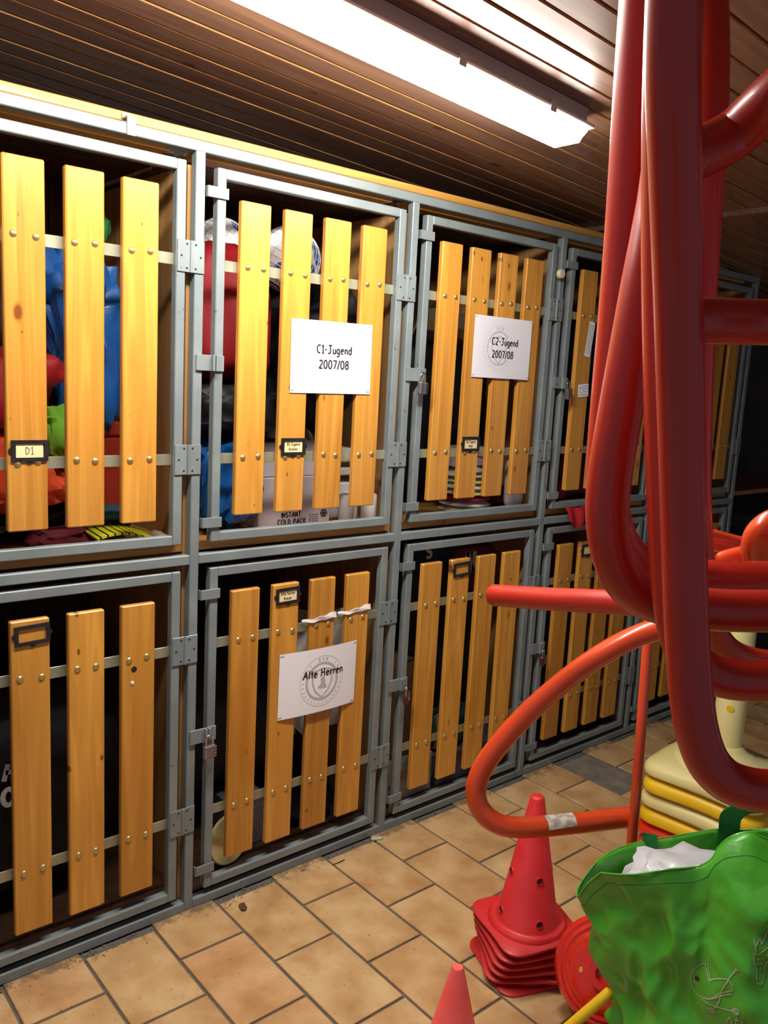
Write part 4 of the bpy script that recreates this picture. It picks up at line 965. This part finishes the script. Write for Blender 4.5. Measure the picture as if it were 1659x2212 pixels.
# soft things give way where something firm stands: each vertex stops short of what it would run into
bpy.context.view_layer.update()
soft = set(SOFT); lo_ = [min((o.matrix_world @ Vector(c))[i] for o in SOFT for c in o.bound_box) for i in range(3)]; hi_ = [max((o.matrix_world @ Vector(c))[i] for o in SOFT for c in o.bound_box) for i in range(3)]
firm = []
for o in list(bpy.data.objects):
    if o.type != 'MESH' or o in soft or o.name.startswith(('bolt', 'screw_hole', 'floor_tile', 'ceiling_board', 'lettering', 'ceiling', 'hinge')) or o.parent in soft: continue
    bb = [o.matrix_world @ Vector(c) for c in o.bound_box]
    if all(min(b_[i] for b_ in bb) < hi_[i]+.02 and max(b_[i] for b_ in bb) > lo_[i]-.02 for i in range(3)):
        r = world_bvh(o)
        if r: firm.append(r)
for o in sorted(SOFT, key=lambda o: o.dimensions.x*o.dimensions.y*o.dimensions.z):
    mw = o.matrix_world; mi = mw.inverted(); c = mw.translation.copy(); me = o.data
    bb = [mw @ Vector(q) for q in o.bound_box]; l = [min(b_[i] for b_ in bb) for i in range(3)]; h = [max(b_[i] for b_ in bb) for i in range(3)]
    near = [t for t, a, b_ in firm if all(a[i] < h[i]+.01 and b_[i] > l[i]-.01 for i in range(3))]
    fr = {}
    for v in me.vertices:
        w_ = mw @ v.co; d = w_-c; L = d.length; d.normalize(); best = L
        for t in near:
            hit = t.ray_cast(c, d, L+.012)
            if hit[0] is not None: best = min(best, hit[3]-.012)
        fr[v.index] = max(best, .004)/L
    # a vertex follows the most pressed of its neighbours, so no edge cuts a corner
    nb_ = {}
    for e in me.edges: nb_.setdefault(e.vertices[0], []).append(e.vertices[1]); nb_.setdefault(e.vertices[1], []).append(e.vertices[0])
    for _ in range(2): fr = {i: min([f]+[fr[j] for j in nb_[i]]) for i, f in fr.items()}
    for v in me.vertices: v.co *= fr[v.index]
    me.update(); firm.append(world_bvh(o))

# ------------------------------------------------------------------ litter on the tiles
rr = random.Random(3)
bm = bmesh.new()
for i in range(900):
    x = rr.uniform(-.6, 2.6); y = -.004-abs(rr.gauss(0, .018)); a = rr.uniform(0, PI); l = rr.uniform(.0012, .005)
    c, s = math.cos(a)*l, math.sin(a)*l; z = .0005
    p = [bm.verts.new((x+c, y+s, z)), bm.verts.new((x-s*.4, y+c*.4, z+rr.uniform(.0005, .002))), bm.verts.new((x-c, y-s, z)), bm.verts.new((x+s*.4, y-c*.4, z))]
    bm.faces.new(p)
tag(fin('floor_dirt', bm, noisy('dirt_crumbs', '#3c3226', '#8a7a5e', 400, .9), None, smooth=False), 'dark crumbs swept along the foot of the lockers', 'dirt', None, 'stuff')
lf = sheet('dry_leaf', lambda u, v: (.118+.020*(u-.5)+.004*v, -.085+(v-.5)*.036*math.sin(PI*(.12+.76*u))**.5, .003+.006*abs(u-.5)), 8, 6, cloth('dry_leaf', '#4a2f18', '#6a4626', 60), thick=.001)
tag(lf, 'dry brown leaf on the tiles before the Alte Herren door', 'leaf')
for i, (x, y, l, lab) in enumerate(((.100, -.045, .05, 'pale wood splinter beside the dry brown leaf'), (.125, -.036, .03, 'short pale splinter behind the dry brown leaf'))):
    o = boxes('wood_splinter', [(-l/2, l/2, -.002, .002, 0, .003)], noisy('pale_splinter', '#b5a27c', '#cfc09a', 40, .8), None, .0005); o.location = (x, y, .0003); o.rotation_euler = (0, 0, .5+i*.4); tag(o, lab, 'splinter')
o = boxes('wrapper', [(-.02, .02, -.006, .006, 0, .008)], cloth('pale_green_wrapper', '#9aa887', '#c3ccb0', 60), None, .002); o.location = (.685, -.03, .0003); o.rotation_euler = (0, 0, -.4); tag(o, 'scrap of pale wrapper on the tiles near the second post', 'scrap')
tw = tube('twig', [(.47, -.062, .002), (.49, -.066, .003), (.52, -.062, .002)], .0012, M_hole, None, 6, 3); tag(tw, 'thin dark twig lying before the Alte Herren door', 'twig')
